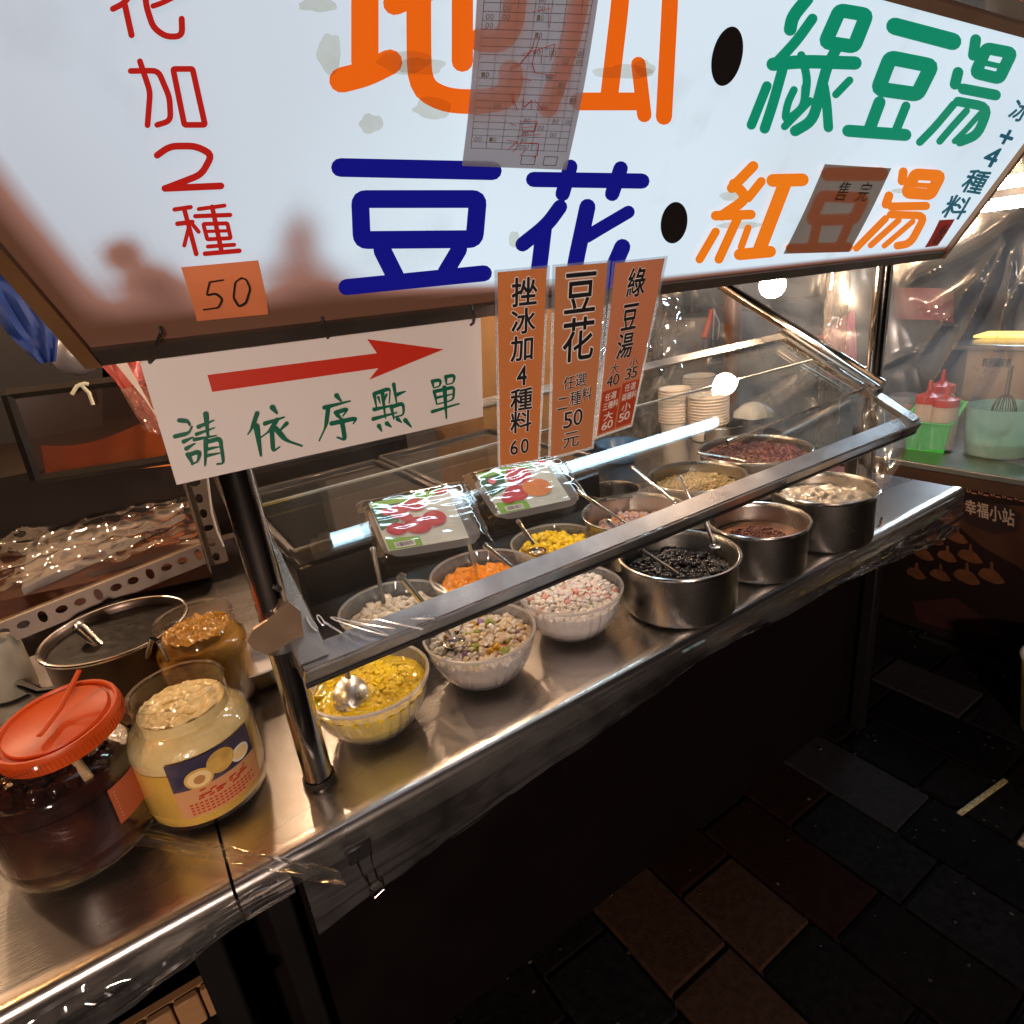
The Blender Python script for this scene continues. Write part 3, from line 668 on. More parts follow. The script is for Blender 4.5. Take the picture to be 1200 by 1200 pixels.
# loose clear side flap and film tails
fe = clear('flap_edge', (.55,.55,.52), .2, 1.5, milk=.2)
flap = MB(); a0, a1 = lid(XR, 0), Vector((1.225, .632, CT+.004)); b0, b1 = lid(XR, .5, -.006), Vector((1.535, .80, CT+.01))
def flapf(u, v):
    p = (a0*(1-v)+a1*v)*(1-u) + (b0*(1-v)+b1*v)*u
    return p + Vector((.6,.2,0))*.012*ridge((u*2, v*1.5, 1), 2.3)
flap.grid(flapf, 24, 30)
single('side_flap', flap, film_m, 'loose clear plastic flap closing the far end of the glass case', 'plastic flap')
for (x0,y0,x1,y1,lab) in ((1000,640,1010,672,'torn clear tape tail on the counter edge under the flap'),(1034,606,1028,618,'short clear tape scrap at the counter end')):
    mb = MB(); p, q_ = at_z(x0, y0, .003), at_y(x1, y1, .618)
    mb.grid(lambda u, v: p*(1-v) + q_*v + Vector((.010*(u-.5)*(1+.5*math.sin(v*6)), -.004*math.sin(v*PI) + .003*math.sin(u*6+v*5), 0)), 5, 8); single('tape_scrap', mb, crinkle_m, lab, 'tape')

# fluorescent tube hanging behind the sign, mirrored in the glass
tb = thing('fluorescent_tube', 'cool white fluorescent tube mirrored as a bar in the slanted glass', 'lamp', (.85, .90, CT+.66))
mb = MB(); mb.tube([(.285,.905,CT+.632), (1.42,.905,CT+.632)], .0125, 16); link('tube', mb, lit('tube_light', (.58,.84,1.0), 17), tb)
mb = MB(); mb.box((.85,.905,CT+.668), (1.2,.035,.03), ch=.004); link('fitting', mb, paper_w, tb)
for x in (.272, 1.433): mb = MB(); mb.box((x,.905,CT+.640), (.022,.03,.042), ch=.003); link('end_cap', mb, paper_w, tb)

def bulb(label, p, s, r=.030, col=(1.0,.66,.40), grp='warm bulbs strung over the stall'):
    p = Vector(p); t = thing('light_bulb', label, 'light bulb', p, grp)
    mb = MB(); prof = [(.0005,-r)] + [(r*math.sin(a), -r*math.cos(a)) for a in [PI*k/16 for k in range(1, 12)]] + [(.014, r*1.05), (.013, r*1.2)]
    mb.lathe(prof, p, 24); link('globe', mb, lit('bulb_light', col, s), t)
    mb = MB(); mb.tube([p+Vector((0,0,r*1.15)), p+Vector((0,0,r*1.15+.03))], .014, 16); link('socket', mb, black, t)
    mb = MB(); mb.tube([p+Vector((0,0,r*1.15+.028)), p+Vector((.02,.01,.35))], .003, 6); link('cord', mb, black, t)
bulb('glowing warm bulb hanging just below the sign edge, above the case', (1.402,.98,CT+.525), 520)
bulb('warm bulb hidden behind the middle of the sign, seen only as reflections', (.66,1.22,CT+.83), 520)
bulb('warm bulb hanging over the jars outside the picture edge', (-.62,.86,CT+.95), 330, col=(1.0,.52,.20))
for (bxx, byy, lab) in ((-1.0,2.15,'added unseen bulb of the rear row, beyond the side counter'),(-.35,2.10,'added unseen bulb of the rear row, behind the sign end'),(.30,2.15,'added unseen bulb of the rear row, behind the arrow board'),(.95,2.12,'added unseen bulb of the rear row, behind the blue characters'),(1.55,2.15,'added unseen bulb of the rear row, behind the orange characters')):
    bulb(lab, (bxx, byy, CT+.86), 400)  # unseen rear row, added to brighten the cloth overhead and its reflections

# ================================================================== BOWLS AND POTS
def tub(label, P, r, h, group='clear plastic tubs on the counter', rb=.66):
    P = Vector((P.x, P.y, CT + .0045)); t = thing('plastic_tub', label, 'bowl', P, group)
    prof = [(.001,.004,0),(r*rb*.8,.003,0),(r*rb,.006,.3),(r*.83,h*.35,1),(r*.93,h*.65,1),(r*.985,h*.93,.6),(r,h,.15),(r*1.035,h*1.0,0),(r*1.04,h*.975,0)]
    mb = MB(); mb.lathe(prof, P, 120, flute=30, famp=.030); link('shell', mb, tub_m, t)
    mb = MB(); mb.lathe([(r*.995,h-.001),(r*1.04,h-.002),(r*1.042,h+.002),(r*.995,h+.002)], P, 64, close=True); link('rim', mb, tub_rim, t)
    return P
tub_rim = clear('tub_rim', (.97,.97,.98), .12, 2, milk=.5, milkcol=(.85,.84,.86), gmin=.03)
def pot(label, P, r, h, group='round steel pots in the food case', m=None):
    P = Vector((P.x, P.y, CT + .0045)); t = thing('steel_pot', label, 'pot', P, group)
    mb = MB(); mb.lathe([(.001,0),(r*.93,0),(r*.975,.004),(r*.99,.012),(r,h-.004),(r+.004,h-.003),(r+.0055,h),(r+.004,h+.0028),(r,h+.003),(r-.002,h),(r-.003,h-.006),(r*.975,.014),(r*.93,.005),(.001,.004)], P, 72)
    link('body', mb, m or pot_steel, t)
    mb = MB()
    for k in range(64):
        a = 2*PI*k/64
    mb.tube([P + Vector(((r+.003)*math.cos(2*PI*k/48), (r+.003)*math.sin(2*PI*k/48), h+.001)) for k in range(49)], .0032, 8, caps=False); link('rim', mb, spoon_steel, t)
    return P
def heap(P, r, z, amp, seed, sc=14, n=26):
    def f(u, v):
        a = 2*PI*u; rr = r*v; x, y = rr*math.cos(a), rr*math.sin(a)
        return P + Vector((x, y, z + amp*(1-v*v)*.6 + amp*fbm((x*sc*4+seed, y*sc*4, seed), 1, 3)))
    mb = MB(); mb.grid(f, 64, n); return mb
def scatter(mb, P, r, z, rad, n, seed, nm=1, wts=None, q=None, amp=.006, jit=.25, kind='ball', layers=1, seg=8, rings=5):
    rg = random.Random(seed); pts = []
    s = rad*1.72; rows = int(r/s*1.2)+2
    for a in range(-rows, rows+1):
        for b in range(-rows, rows+1):
            x = (a + .5*(b % 2))*s + rg.uniform(-jit, jit)*rad*2; y = b*s*.87 + rg.uniform(-jit, jit)*rad*2
            if math.hypot(x, y) < r - rad*.8: pts.append((x, y))
    for x, y in pts:
        rr = rad*rg.uniform(.85, 1.12)
        zz = z + amp*(1-(x*x+y*y)/(r*r)) + rg.uniform(-.5, .5)*rad + amp*.6*noise.noise(Vector((x*30, y*30, seed)))
        mi = rg.choices(range(nm), wts)[0] if nm > 1 else 0
        c = P + Vector((x, y, zz))
        if kind == 'ball':
            from mathutils import Euler
            qq = q or (1,1,1)
            rot = Euler((rg.uniform(0,6), rg.uniform(0,6), rg.uniform(0,6))).to_matrix() if q else None
            mb.ball(c, rr, mi, qq, seg, rings, rot)
        else:
            from mathutils import Euler
            m3 = Euler((rg.uniform(-.7,.7), rg.uniform(-.7,.7), rg.uniform(0,6))).to_matrix()
            ax = tuple(m3 @ Vector(v) for v in ((1,0,0),(0,1,0),(0,0,1)))
            mb.box(c, (rr*2*rg.uniform(.7,1.3)*(q[0] if q else 1), rr*2*rg.uniform(.7,1.2)*(q[1] if q else 1), rr*2*rg.uniform(.6,1)*(q[2] if q else 1)), ax, mi, ch=rr*.3)
def food(name, label, mb, mats, cat='food'):
    return single(name, mb, mats, label, cat, kind='stuff', sharp=85)
def ladle(label, A, B, rb=.017, group='steel ladles standing in the tubs and pots', holes=False, hr=.0047, tilt=None, mat_=None):
    """handle end A, scoop centre B (world points)"""
    A, B = Vector(A), Vector(B); t = thing('ladle', label, 'ladle', B, group); m = mat_ or spoon_steel
    d = (A - B); side = d.cross(Vector((0,0,1))).normalized()
    dn = d.normalized(); L = d.length
    pts = [B + dn*rb*.8, B + dn*L*.3 + Vector((0,0,.002)), B + dn*L*.6, A]
    mb = MB(); mb.tube(pts, [hr*.9, hr*.8, hr, hr*1.15], 10, flat=.75); link('handle', mb, m, t)
    mb = MB(); mb.tube([A, A+dn*.006], [hr*1.5, hr*1.1], 10); link('handle_tip', mb, m, t)
    up = tilt or Vector((dn.x*.35, dn.y*.35 - .25, 1)).normalized()
    x = side; y = up.cross(x).normalized()
    mb = MB(); prof = [(rb*math.sin(a), -rb*.62*math.cos(a)) for a in [PI/2*k/8 for k in range(0, 9)]]; prof[0] = (.0004, -rb*.62)
    inner = [(p[0]*.93, p[1]*.93+.0004) for p in prof[::-1]]
    mb.lathe(prof + inner, B, 28, ax=(x, y, up)); link('scoop', mb, m, t)
    return t
def slotted(label, A, B, up, rb=.03):
    """a perforated serving spoon seen from its back"""
    A, B, up = Vector(A), Vector(B), Vector(up).normalized(); t = thing('slotted_spoon', label, 'spoon', B)
    dn = (A-B).normalized(); x = dn.cross(up).normalized(); y = up.cross(x).normalized()
    mb = MB(); mb.tube([B + dn*rb*.9 + up*.004, B + dn*rb*2 + up*.008, A], [.0085,.005,.0055], 12, flat=.5); link('handle', mb, spoon_steel, t)
    # domed bowl with real round holes: rings of cells, each with a ring round its hole
    mb = MB(); nt_, nr_ = 22, 6
    def dome(rr_, th):
        q = rr_*rr_; return B + x*(rb*.92*rr_*math.cos(th)) + y*(rb*1.15*rr_*math.sin(th)) + up*(.015*(1-q) - .004)
    hy = 1 if (A-B).dot(y) < 0 else -1
    for i in range(nr_):
        for j in range(nt_):
            r0_, r1_ = i/nr_, (i+1)/nr_; t0, t1 = 2*PI*j/nt_, 2*PI*(j+1)/nt_; tm = (t0+t1)/2
            hole = i >= 2 and (i+j) % 2 == 0 and math.sin(tm)*hy > -.15
            N = 8; ring = []; sq = []
            for k in range(N):
                a = 2*PI*k/N; c, s_ = math.cos(a), math.sin(a); m_ = max(abs(c), abs(s_))
                if i == 0: pass
                ring.append(dome(r0_+(r1_-r0_)*(.5+.33*c), t0+(t1-t0)*(.5+.33*s_))); sq.append(dome(r0_+(r1_-r0_)*(.5+.5*c/m_), t0+(t1-t0)*(.5+.5*s_/m_)))
            mb.add(ring+sq, [(k, (k+1)%N, N+(k+1)%N, N+k) for k in range(N)] + ([] if hole else [list(range(N))]))
    link('perforated_bowl', mb, mat('brushed_spoon', (.78,.77,.76), .32, 1), t, join=True, sharp=120)
    return t

m_jelly = mat('yellow_jelly', (.96,.74,.03), .06, 0, .4, 60, .3, 120, col2=(.92,.64,.01), coat=1)
m_jelly_d = mat('yellow_jelly_deep', (.93,.68,.015), .05, 0, .5, 45, .45, 70, col2=(.45,.28,.0))
m_white = mat('milky_cube', (.76,.64,.52), .2, 0, .3, 60, sss=.2); m_cream = mat('cream_cube', (.70,.54,.36), .22, 0, .4, 50, col2=(.5,.42,.3))
m_clear = mat('clear_jelly', (.74,.68,.60), .12, coat=.4); m_yel = mat('yellow_cube', (.75,.42,.03), .3, 0, .4, 50)
m_red = mat('red_cube', (.55,.05,.03), .3); m_green = mat('green_cube', (.32,.38,.08), .3); m_purple = mat('purple_cube', (.25,.14,.35), .35)
m_pearl_w = mat('white_ball', (.90,.83,.78), .22, 0, .15, 60, sss=.1); m_pearl_p = mat('pink_ball', (.80,.40,.36), .28); m_pearl_r = mat('red_ball', (.68,.13,.09), .28)
m_blackp = mat('black_pearl', (.016,.013,.014), .12, coat=.5); m_syrup = mat('dark_syrup', (.012,.008,.008), .22, spec=.3)
m_orange = mat('orange_mash', (.92,.33,.01), .18, 0, .4, 60, .6, 200, col2=(.75,.17,.005)); m_pine = mat('pineapple', (.92,.66,.01), .14, 0, .4, 50, .5, 150, col2=(.8,.45,.0))
m_bean = mat('red_bean', (.075,.010,.012), .15, 0, .3, 60); m_bean2 = mat('brown_bean', (.15,.04,.03), .32); m_taro = mat('taro_ball', (.56,.36,.36), .2, 0, .3, 50); m_spot = mat('sweet_potato_ball', (.80,.33,.06), .4)
m_mung = mat('mung_mash', (.36,.24,.08), .22, 0, .8, 70, .8, 150, col2=(.17,.14,.035)); m_brown = mat('peanut_soup', (.30,.12,.06), .08, 0, .4, 20, .2); m_barley = mat('barley', (.50,.43,.36), .2, 0, .4, 80, .5, 200)
m_milk = mat('pale_jelly', (.62,.54,.47), .08, 0, .3, 30, .3, 80)

def rimp(cx, cy, rp, h, k=1.0):
    p = at_z(cx, cy, h); return p, rpx(p, rp)*k
# --- front row, near to far
p, r = rimp(431, 797, 70, .078)
TA = tub('clear tub of bright yellow jelly, nearest the pole', p, r, .078)
mb = heap(TA, r*.955, .0610, .0035, 3, 44); food('jelly', 'loose glossy yellow jelly in the tub nearest the pole', mb, m_jelly_d)
mb = MB(); scatter(mb, TA, r*.88, .0585, .0056, 0, 5, kind='box', q=(1.7,.75,.5), amp=.003); o = food('jelly_pieces', 'bright yellow jelly cubes floating in the nearest tub', mb, m_jelly)
mb = MB(); mb.lathe([(.001,.008),(r*.64,.009),(r*.80,.03),(r*.90,.05),(r*.955,.060)], TA, 60); food('syrup', 'yellow syrup filling the nearest tub up to its rim', mb, m_jelly_d)
p, r = rimp(562, 742, 64, .078)
TB = tub('clear tub of mixed pale jelly cubes, second along the front row', p, r, .078)
mb = MB(); mb.lathe([(.001,.008),(r*.64,.009),(r*.80,.03),(r*.93,.0585),(r*.6,.0605),(.001,.0625)], TB, 60); food('syrup', 'pale syrup under the mixed jelly cubes', mb, m_milk)
mb = MB(); scatter(mb, TB, r*.95, .060, .0058, 0, 8, 7, (22,34,28,8,1.5,6,1.5), kind='box', amp=.005, jit=.4); food('mixed_cubes', 'mixed white, yellow, green and purple jelly cubes heaped in a tub', mb, [m_white, m_cream, m_clear, m_yel, m_red, m_green, m_purple])
p, r = rimp(668, 692, 60, .078)
TC = tub('clear tub of small white and pink balls, third along the front row', p, r, .078)
mb = MB(); mb.lathe([(.001,.008),(r*.64,.009),(r*.80,.03),(r*.93,.0595),(r*.6,.0615),(.001,.0635)], TC, 60); food('syrup', 'pinkish syrup under the small white balls', mb, m_pearl_w)
mb = MB(); scatter(mb, TC, r*.96, .061, .0060, 0, 11, 3, (93,5.5,1.5), amp=.006, seg=12, rings=8); food('rice_balls', 'small white rice balls with a few pink ones in a tub', mb, [m_pearl_w, m_pearl_p, m_pearl_r])
p, r = rimp(795, 652, 67, .098)
PD = pot('steel pot of black tapioca pearls, first pot in the front row', p, r, .098)
mb = heap(PD, r*.97, .058, .004, 4); food('syrup', 'dark syrup between the black tapioca pearls', mb, m_syrup)
mb = MB(); scatter(mb, PD, r*.95, .060, .0048, 0, 13, amp=.012); food('tapioca_pearls', 'glossy black tapioca pearls in the first steel pot', mb, m_blackp)
p, r = rimp(888, 612, 55, .098)
PE = pot('steel pot of brown soup, second pot in the front row', p, r, .098)
mb = heap(PE, r*.97, .060, .002, 5); food('brown_soup', 'thin brown sweet soup in the second front pot', mb, m_brown)
mb = MB(); scatter(mb, PE, r*.6, .0605, .004, 0, 14, amp=.0, q=(1.3,.9,.7)); food('peanuts', 'few brown peanuts floating in the brown soup', mb, m_bean2)
p, r = rimp(965, 574, 56, .110)
PF = pot('steel pot of pale barley, last pot in the front row', p, r, .110)
mb = heap(PF, r*.97, .085, .010, 6, 18); food('barley', 'pale boiled barley heaped in the last front pot', mb, m_barley)
# --- second row
p, r = rimp(462, 712, 62, .078)
TG = tub('clear tub of colourless jelly behind the yellow one', p, r, .078)
mb = heap(TG, r*.93, .050, .008, 7); food('white_jelly', 'colourless jelly lumps in the tub behind the yellow one', mb, m_milk)
mb = MB(); scatter(mb, TG, r*.85, .053, .008, 0, 17, kind='box', amp=.006); food('jelly_cubes', 'clear jelly cubes in the tub behind the yellow one', mb, m_clear)
p, r = rimp(566, 672, 60, .085)
TH = tub('clear tub of orange sweet potato, under the first peach pack', p, r, .085)
mb = heap(TH + Vector((-.006,.012,0)), r*.74, .064, .014, 8, 16); food('sweet_potato', 'bright orange sweet potato mash in a clear tub', mb, m_orange)
p, r = rimp(650, 636, 50, .080)
TI = tub('clear tub of yellow pineapple pieces between orange mash and steel pot', p, r, .080)
mb = heap(TI, r*.86, .058, .012, 9, 18); food('pineapple', 'bright yellow pineapple pieces heaped in a clear tub', mb, m_pine)
mb = MB(); scatter(mb, TI, r*.8, .066, .008, 0, 19, kind='box', amp=.010, q=(1,1,.7)); food('pineapple_chunks', 'yellow pineapple chunks on top of the heap', mb, m_pine)
p, r = rimp(744, 602, 60, .098)
PJ = pot('steel pot of pink and orange taro balls, first in the back row', p, r, .098)
mb = heap(PJ, r*.97, .045, .004, 4); food('syrup', 'greenish syrup under the taro balls', mb, m_mung)
mb = MB(); scatter(mb, PJ + Vector((.012,.012,0)), r*.82, .052, .0075, 0, 23, 2, (80,20), amp=.010, q=(1.2,.95,.9)); food('taro_balls', 'pinkish and orange taro balls in the first back pot', mb, [m_taro, m_spot])
p, r = rimp(718, 577, 30, .095)
PJ2 = pot('small steel pot half hidden behind the taro ball pot', p, r, .095)
p, r = rimp(816, 560, 55, .098)
PK = pot('steel pot of mashed mung beans, middle of the back row', p, r, .098)
mb = heap(PK, r*.90, .068, .016, 12, 20, 40); food('mung_beans', 'lumpy brownish green mung bean mash in a pot', mb, m_mung)
mb = MB(); scatter(mb, PK, r*.8, .074, .0045, 0, 29, amp=.012, q=(1.2,.9,.9)); food('mung_lumps', 'small lumps on the mung bean mash', mb, m_mung)
p, r = rimp(884, 528, 61, .100)
PLr = pot('wide steel pot of dark red beans, last in the back row', p, r, .100)
mb = heap(PLr, r*.97, .078, .006, 13, 18, 30); food('bean_paste', 'dark paste between the red beans', mb, m_bean)
mb = MB(); scatter(mb, PLr, r*.92, .082, .0048, 0, 31, 2, (70,30), amp=.010, q=(1.4,.9,.9)); food('red_beans', 'dark red boiled beans filling the wide pot', mb, [m_bean, m_bean2])

# --- ladles
slotted('perforated steel spoon resting in the yellow jelly tub', at_z(402, 752, .150), at_z(411, 815, .078), (-.15,-.75,1), .027)
ladle('ladle with a hollow handle resting in the mixed jelly cubes', at_z(471, 677, .20), at_z(533, 752, .078), .018, hr=.0058)
ladle('thin ladle standing in the colourless jelly tub', at_z(437, 645, .165), at_z(452, 718, .068), .020)
ladle('short ladle standing in the orange sweet potato', at_z(548, 632, .17), at_z(562, 684, .070), .013)
ladle('ladle leaning across the orange mash tub towards the rail', at_z(570, 640, .165), at_z(622, 682, .085), .012)
ladle('brown spoon lying in the yellow pineapple', at_z(608, 612, .14), at_z(630, 645, .088), .018, mat_=mat('bronze_spoon', (.45,.33,.24), .25, 1, .3, 30))
ladle('long ladle leaning over the taro ball pot', at_z(678, 576, .165), at_z(745, 622, .065), .016)
ladle('short ladle end sticking up beside the taro ball pot', at_z(712, 612, .15), at_z(742, 634, .100), .010)
ladle('ladle leaning on the mung bean pot from the side', at_z(743, 549, .165), at_z(792, 590, .100), .012)
ladle('short ladle standing in the mung bean mash', at_z(797, 561, .150), at_z(814, 596, .085), .014)
ladle('ladle scooping black tapioca pearls', at_z(745, 640, .155), at_z(800, 676, .066), .017)
ladle('flat bright ladle lying on the red bean pot rim', at_z(820, 530, .120), at_z(880, 542, .098), .018, hr=.005)
ladle('thin ladle between the black pearl and brown soup pots', at_z(826, 610, .15), at_z(838, 640, .102), .010)
# slim things in front of the bean pot
mb = MB(); a = at_z(888, 560, .005); mb.box(a, (.05,.012,.004), ch=.0015); single('steel_strip', mb, steel, 'short bright steel strip lying on the counter before the bean pot', 'steel strip')

# ================================================================== PAPER BOWLS
pb_m = mat('paper_bowl', (.90,.84,.78), .55, 0, .12, 14)
pb_in = mat('paper_bowl_inside', (.78,.62,.50), .5)
def bowl_proto(r, lab, loc, grp):
    t = thing('paper_bowl', lab, 'paper bowl', (0,0,0), grp)
    mb = MB(); mb.lathe([(.001,0),(r*.80,0),(r*.82,.001),(r*.95,.0555),(r*1.02,.056),(r*1.05,.0595),(r*1.02,.0630),(r*.95,.0615),(r*.93,.058),(r*.735,.004),(.001,.003)], (0,0,0), 40)
    link('shell', mb, pb_m, t)
    mb = MB(); mb.tube([Vector((r*1.03*math.cos(2*PI*k/32), r*1.03*math.sin(2*PI*k/32), .060)) for k in range(33)], .0022, 6, caps=False); link('rolled_rim', mb, pb_in, t)
    return t
def stack(cx, cy, top_y, wpx, where, grp, X=None):
    B = at_z(cx, cy, 0); r = rpx(B, wpx/2)
    # stack height from the top rim seen in the survey
    lo = 0
    for k in range(400):
        h = k*.001; q_ = Vector((B.x, B.y, CT+h)) - EYE
        y = q_.dot(D_)/q_.dot(F_)*724 + 600
        if y <= top_y: break
    n = max(2, round((h - .063) / .0104) + 1); pr = bowl_proto(r, 'paper bowl inside the ' + where, B, grp)
    pr.location = (B.x, B.y, CT + .002)
    for i in range(1, n):
        lab = 'topmost open paper bowl of the ' + where if i == n-1 else 'paper bowl inside the ' + where
        dup(pr, (B.x + random.uniform(-.0008,.0008), B.y + random.uniform(-.0008,.0008), CT + .002 + i*.0104), lab, grp)
stack(791, 511, 455, 35, 'stack nearest the hanging price tags', 'paper bowls of the stack nearest the tags')
stack(830, 514, 465, 44, 'widest stack beside the bean pot', 'paper bowls of the widest stack')
stack(819, 492, 440, 35, 'rear stack under the bulb reflection', 'paper bowls of the rear stack')
p, r = rimp(846, 498, 26, .05); pot('steel basin edge showing behind the paper bowls', p, r, .05)
p, r = rimp(735, 510, 26, .05); 

# ================================================================== JARS
def jar(label, B, r, hb, hn, rn, content, ch, group=None, top_m=None):
    B = Vector((B.x, B.y, CT+.0045)); t = thing('food_jar', label, 'jar', B, group)
    prof = [(.001,.002),(r*.86,.0),(r*.95,.005),(r,.02),(r*1.0,hb*.2),(r*.985,hb*.22),(r*1.0,hb*.25),(r*1.0,hb*.80),(r*.97,hb*.88),(r*.86,hb*.96),(rn*1.02,hb),(rn,hb+.004),(rn*1.05,hb+.007),(rn,hb+.010),(rn,hn-.006),(rn*1.05,hn-.003),(rn*1.03,hn),(rn*.95,hn-.001)]
    mb = MB(); mb.lathe(prof, B, 64); link('shell', mb, jarglass, t)
    low = min(ch, hb*.70); ip = [(.001,.005),(r*.84,.004),(r*.93,.009),(r*.965,.022),(r*.965,low),(.001,low+.001)]
    mb = MB(); mb.lathe(ip, B, 56); link('contents', mb, content, t)
    if ch > hb*.8:
        up = [(r*.965, low+.0015),(r*.965,hb*.80),(r*.94,hb*.88),(r*.84,hb*.955),(rn*.96,hb)]
        if ch > hb+.006: up.append((rn*.93, ch))
        up = [(a_, min(z_, ch)) for a_, z_ in up] + [(.001, ch+.001)]
        mb = MB(); mb.lathe([(.001, low+.0015)] + up, B, 56); link('upper_contents', mb, top_m or content, t)
    return t, B
cream = mat('cream_mash', (.78,.50,.10), .30, 0, .45, 18, .4, 60, col2=(.62,.33,.04), sss=.1)
creamtop = mat('cream_slush', (.84,.70,.38), .22, 0, .5, 50, .8, 150, col2=(.74,.56,.22), coat=.6)
Bc = at_z(249, 928, 0)
t, B = jar('open clear jar of creamy yellow syrup with a fruit label', Bc, .075, .128, .168, .055, cream, .141, None, creamtop)
mb = heap(B, .050, .142, .006, 21, 20); link('slush', mb, creamtop, t)
def cyl(B, r, a, z, h=0): return Vector((B.x + (r+h)*math.cos(a), B.y + (r+h)*math.sin(a), B.z + z))
aL = math.radians(-118); aR = math.radians(-38)
LB = lambda u, v, h: cyl(B, .0758, aL + (aR-aL)*u, .108 - .082*v, h)
mb = MB(); mb.grid(lambda u, v: LB(u, v*.5, .0004), 24, 8); link('label', mb, mat('label_blue', (.035,.030,.065), .35, 0, .6, 25, col2=(.14,.10,.11)), t)
mb = MB(); mb.grid(lambda u, v: LB(u, .5+v*.5, .0004), 24, 8); link('label', mb, mat('label_cream', (.58,.30,.13), .35, 0, .5, 25, col2=(.62,.24,.12)), t)
def disc(fn, cu, cv, ru, rv, h, rot=0, n=26):
    pts = []
    for k in range(n):
        a = 2*PI*k/n; x, y = ru*math.cos(a), rv*math.sin(a)
        pts.append(fn(cu + x*math.cos(rot) - y*math.sin(rot), cv + x*math.sin(rot) + y*math.cos(rot), h))
    mbx = MB(); mbx.add([fn(cu, cv, h)] + pts, [(0, 1+k, 1+(k+1) % n) for k in range(n)]); return mbx
fy = mat('print_fruit', (.68,.42,.10), .4, 0, .5, 60); fl = mat('print_flesh', (.82,.60,.28), .4); fd = mat('print_stone', (.45,.22,.06), .4); fw = mat('print_white', (.78,.72,.66), .4)
for (cu, cv, ru, rv, m_, hh) in ((.30,.36,.155,.17,fy,.0010),(.30,.36,.125,.135,fl,.0014),(.30,.37,.06,.07,fd,.0018),(.56,.24,.16,.19,fy,.0012),(.80,.34,.13,.13,fw,.0010),(.80,.34,.10,.09,fl,.0014)):
    link('printed_fruit', disc(LB, cu, cv, ru, rv, hh), m_, t, smooth=False)
rp = mat('label_red', (.52,.045,.02), .4); mb = MB()
LP_ = type('L', (), {'__call__': lambda s, u, v, h=0: LB(u, v, h)})()
lr = random.Random(2)
for i in range(26):       # print worn past reading: short heavy strokes
    uu, vv = lr.uniform(.12,.80), .55+lr.randrange(4)*.045; du = lr.uniform(.03,.09)
    mb.add([LB(uu,vv,.001+i*.00003),LB(uu+du,vv-.008,.001+i*.00003),LB(uu+du,vv+.020,.001+i*.00003),LB(uu,vv+.028,.001+i*.00003)],[(0,1,2,3)])
for v, u1 in ((.76,.9),(.815,.82),(.87,.9),(.925,.7)):
    u = .12
    while u < u1: mb.add([LB(u,v,.001),LB(u+.035,v,.001),LB(u+.035,v+.028,.001),LB(u,v+.028,.001)],[(0,1,2,3)]); u += .052
link('worn_print', mb, rp, t, smooth=False)['kind'] = 'stuff'
mb = MB(); pa = at_z(223, 817, .135); mb.tube([pa, pa+Vector((.012,.03,-.06))], .0062, 12); link('spoon_handle', mb, spoon_steel, t)

darkred = mat('dark_fruit', (.014,.003,.003), .2, 0, .7, 22, .5, 50, col2=(.08,.016,.008), coat=.5)
Bd = at_z(104, 985, 0)
t, B = jar('clear jar of dark red preserve under a tilted orange lid', Bd, .083, .135, .160, .062, darkred, .118)
mb = MB(); scatter(mb, B, .072, .118, .010, 0, 41, amp=.004, q=(1.2,1,.8)); link('fruit_pieces', mb, darkred, t)['kind'] = 'stuff'
LP2 = lambda u, v, h: cyl(B, .0838, math.radians(-55) + math.radians(38)*u, .098 - .05*v, h)
mb = MB(); mb.grid(lambda u, v: LP2(u, v, .0004), 12, 5); link('label', mb, mat('small_label', (.50,.12,.05), .5, 0, .2, 30), t)
mb = MB()
for v in (.12,.22,.32,.42,.52,.62,.72,.82): mb.add([LP2(.08,v,.001),LP2(.85,v,.001),LP2(.85,v+.03,.001),LP2(.08,v+.03,.001)],[(0,1,2,3)])
_o = link('printed_lines', mb, mat('label_print', (.72,.38,.24), .5), t, smooth=False); _o['kind'] = 'stuff'
# lid, lying tilted on the mouth
lid_m = mat('orange_lid', (.55,.070,.006), .42, 0, .35, 12, .1, col2=(.38,.028,.004))
Lc = at_z(66, 843, .176); ln = Vector((-.10,-.10,1)).normalized(); lx = Vector((1,0,.1)).normalized(); lx = (lx - ln*lx.dot(ln)).normalized(); ly = ln.cross(lx)
rl = rpx(Lc, 66)
lt = thing('jar_lid', 'orange plastic lid lying loose on the dark jar', 'lid', Lc)
mb = MB(); mb.lathe([(.001,.000),(rl*.80,.000),(rl*.82,.001),(rl*.845,-.0035),(rl*.90,-.0035),(rl*.93,.001),(rl*.975,.0015),(rl*.995,-.001),(rl,-.005),(rl,-.020),(rl*.97,-.0205),(rl*.97,-.004),(.001,-.004)], Lc, 72, ax=(lx,ly,ln)); link('cap', mb, lid_m, lt)
mb = MB()
for k in range(90):
    a = 2*PI*k/90; c = Lc + lx*math.cos(a)*rl + ly*math.sin(a)*rl - ln*.0125; rad = (lx*math.cos(a)+ly*math.sin(a))
    mb.box(c, (.0014,.0022,.013), (rad, ln.cross(rad), ln))
o = link('grip_ribs', mb, lid_m, lt, smooth=False); o['kind'] = 'stuff'
stw = thing('spoon_stem', 'orange plastic spoon handle sticking up behind the orange lid', 'spoon', at_z(93, 786, .20))
mb = MB(); mb.tube([at_z(93,785,.215), at_z(70,830,.186), at_z(46,862,.179)], .0038, 10, flat=.6); link('handle', mb, lid_m, stw)
mb = MB(); mb.tube([at_z(78,876,.150), at_z(104,912,.125)], .005, 10); single('straw_spoon', mb, mat('horn_plastic', (.62,.42,.24), .4), 'pale spoon handle stuck in the dark red preserve', 'spoon')
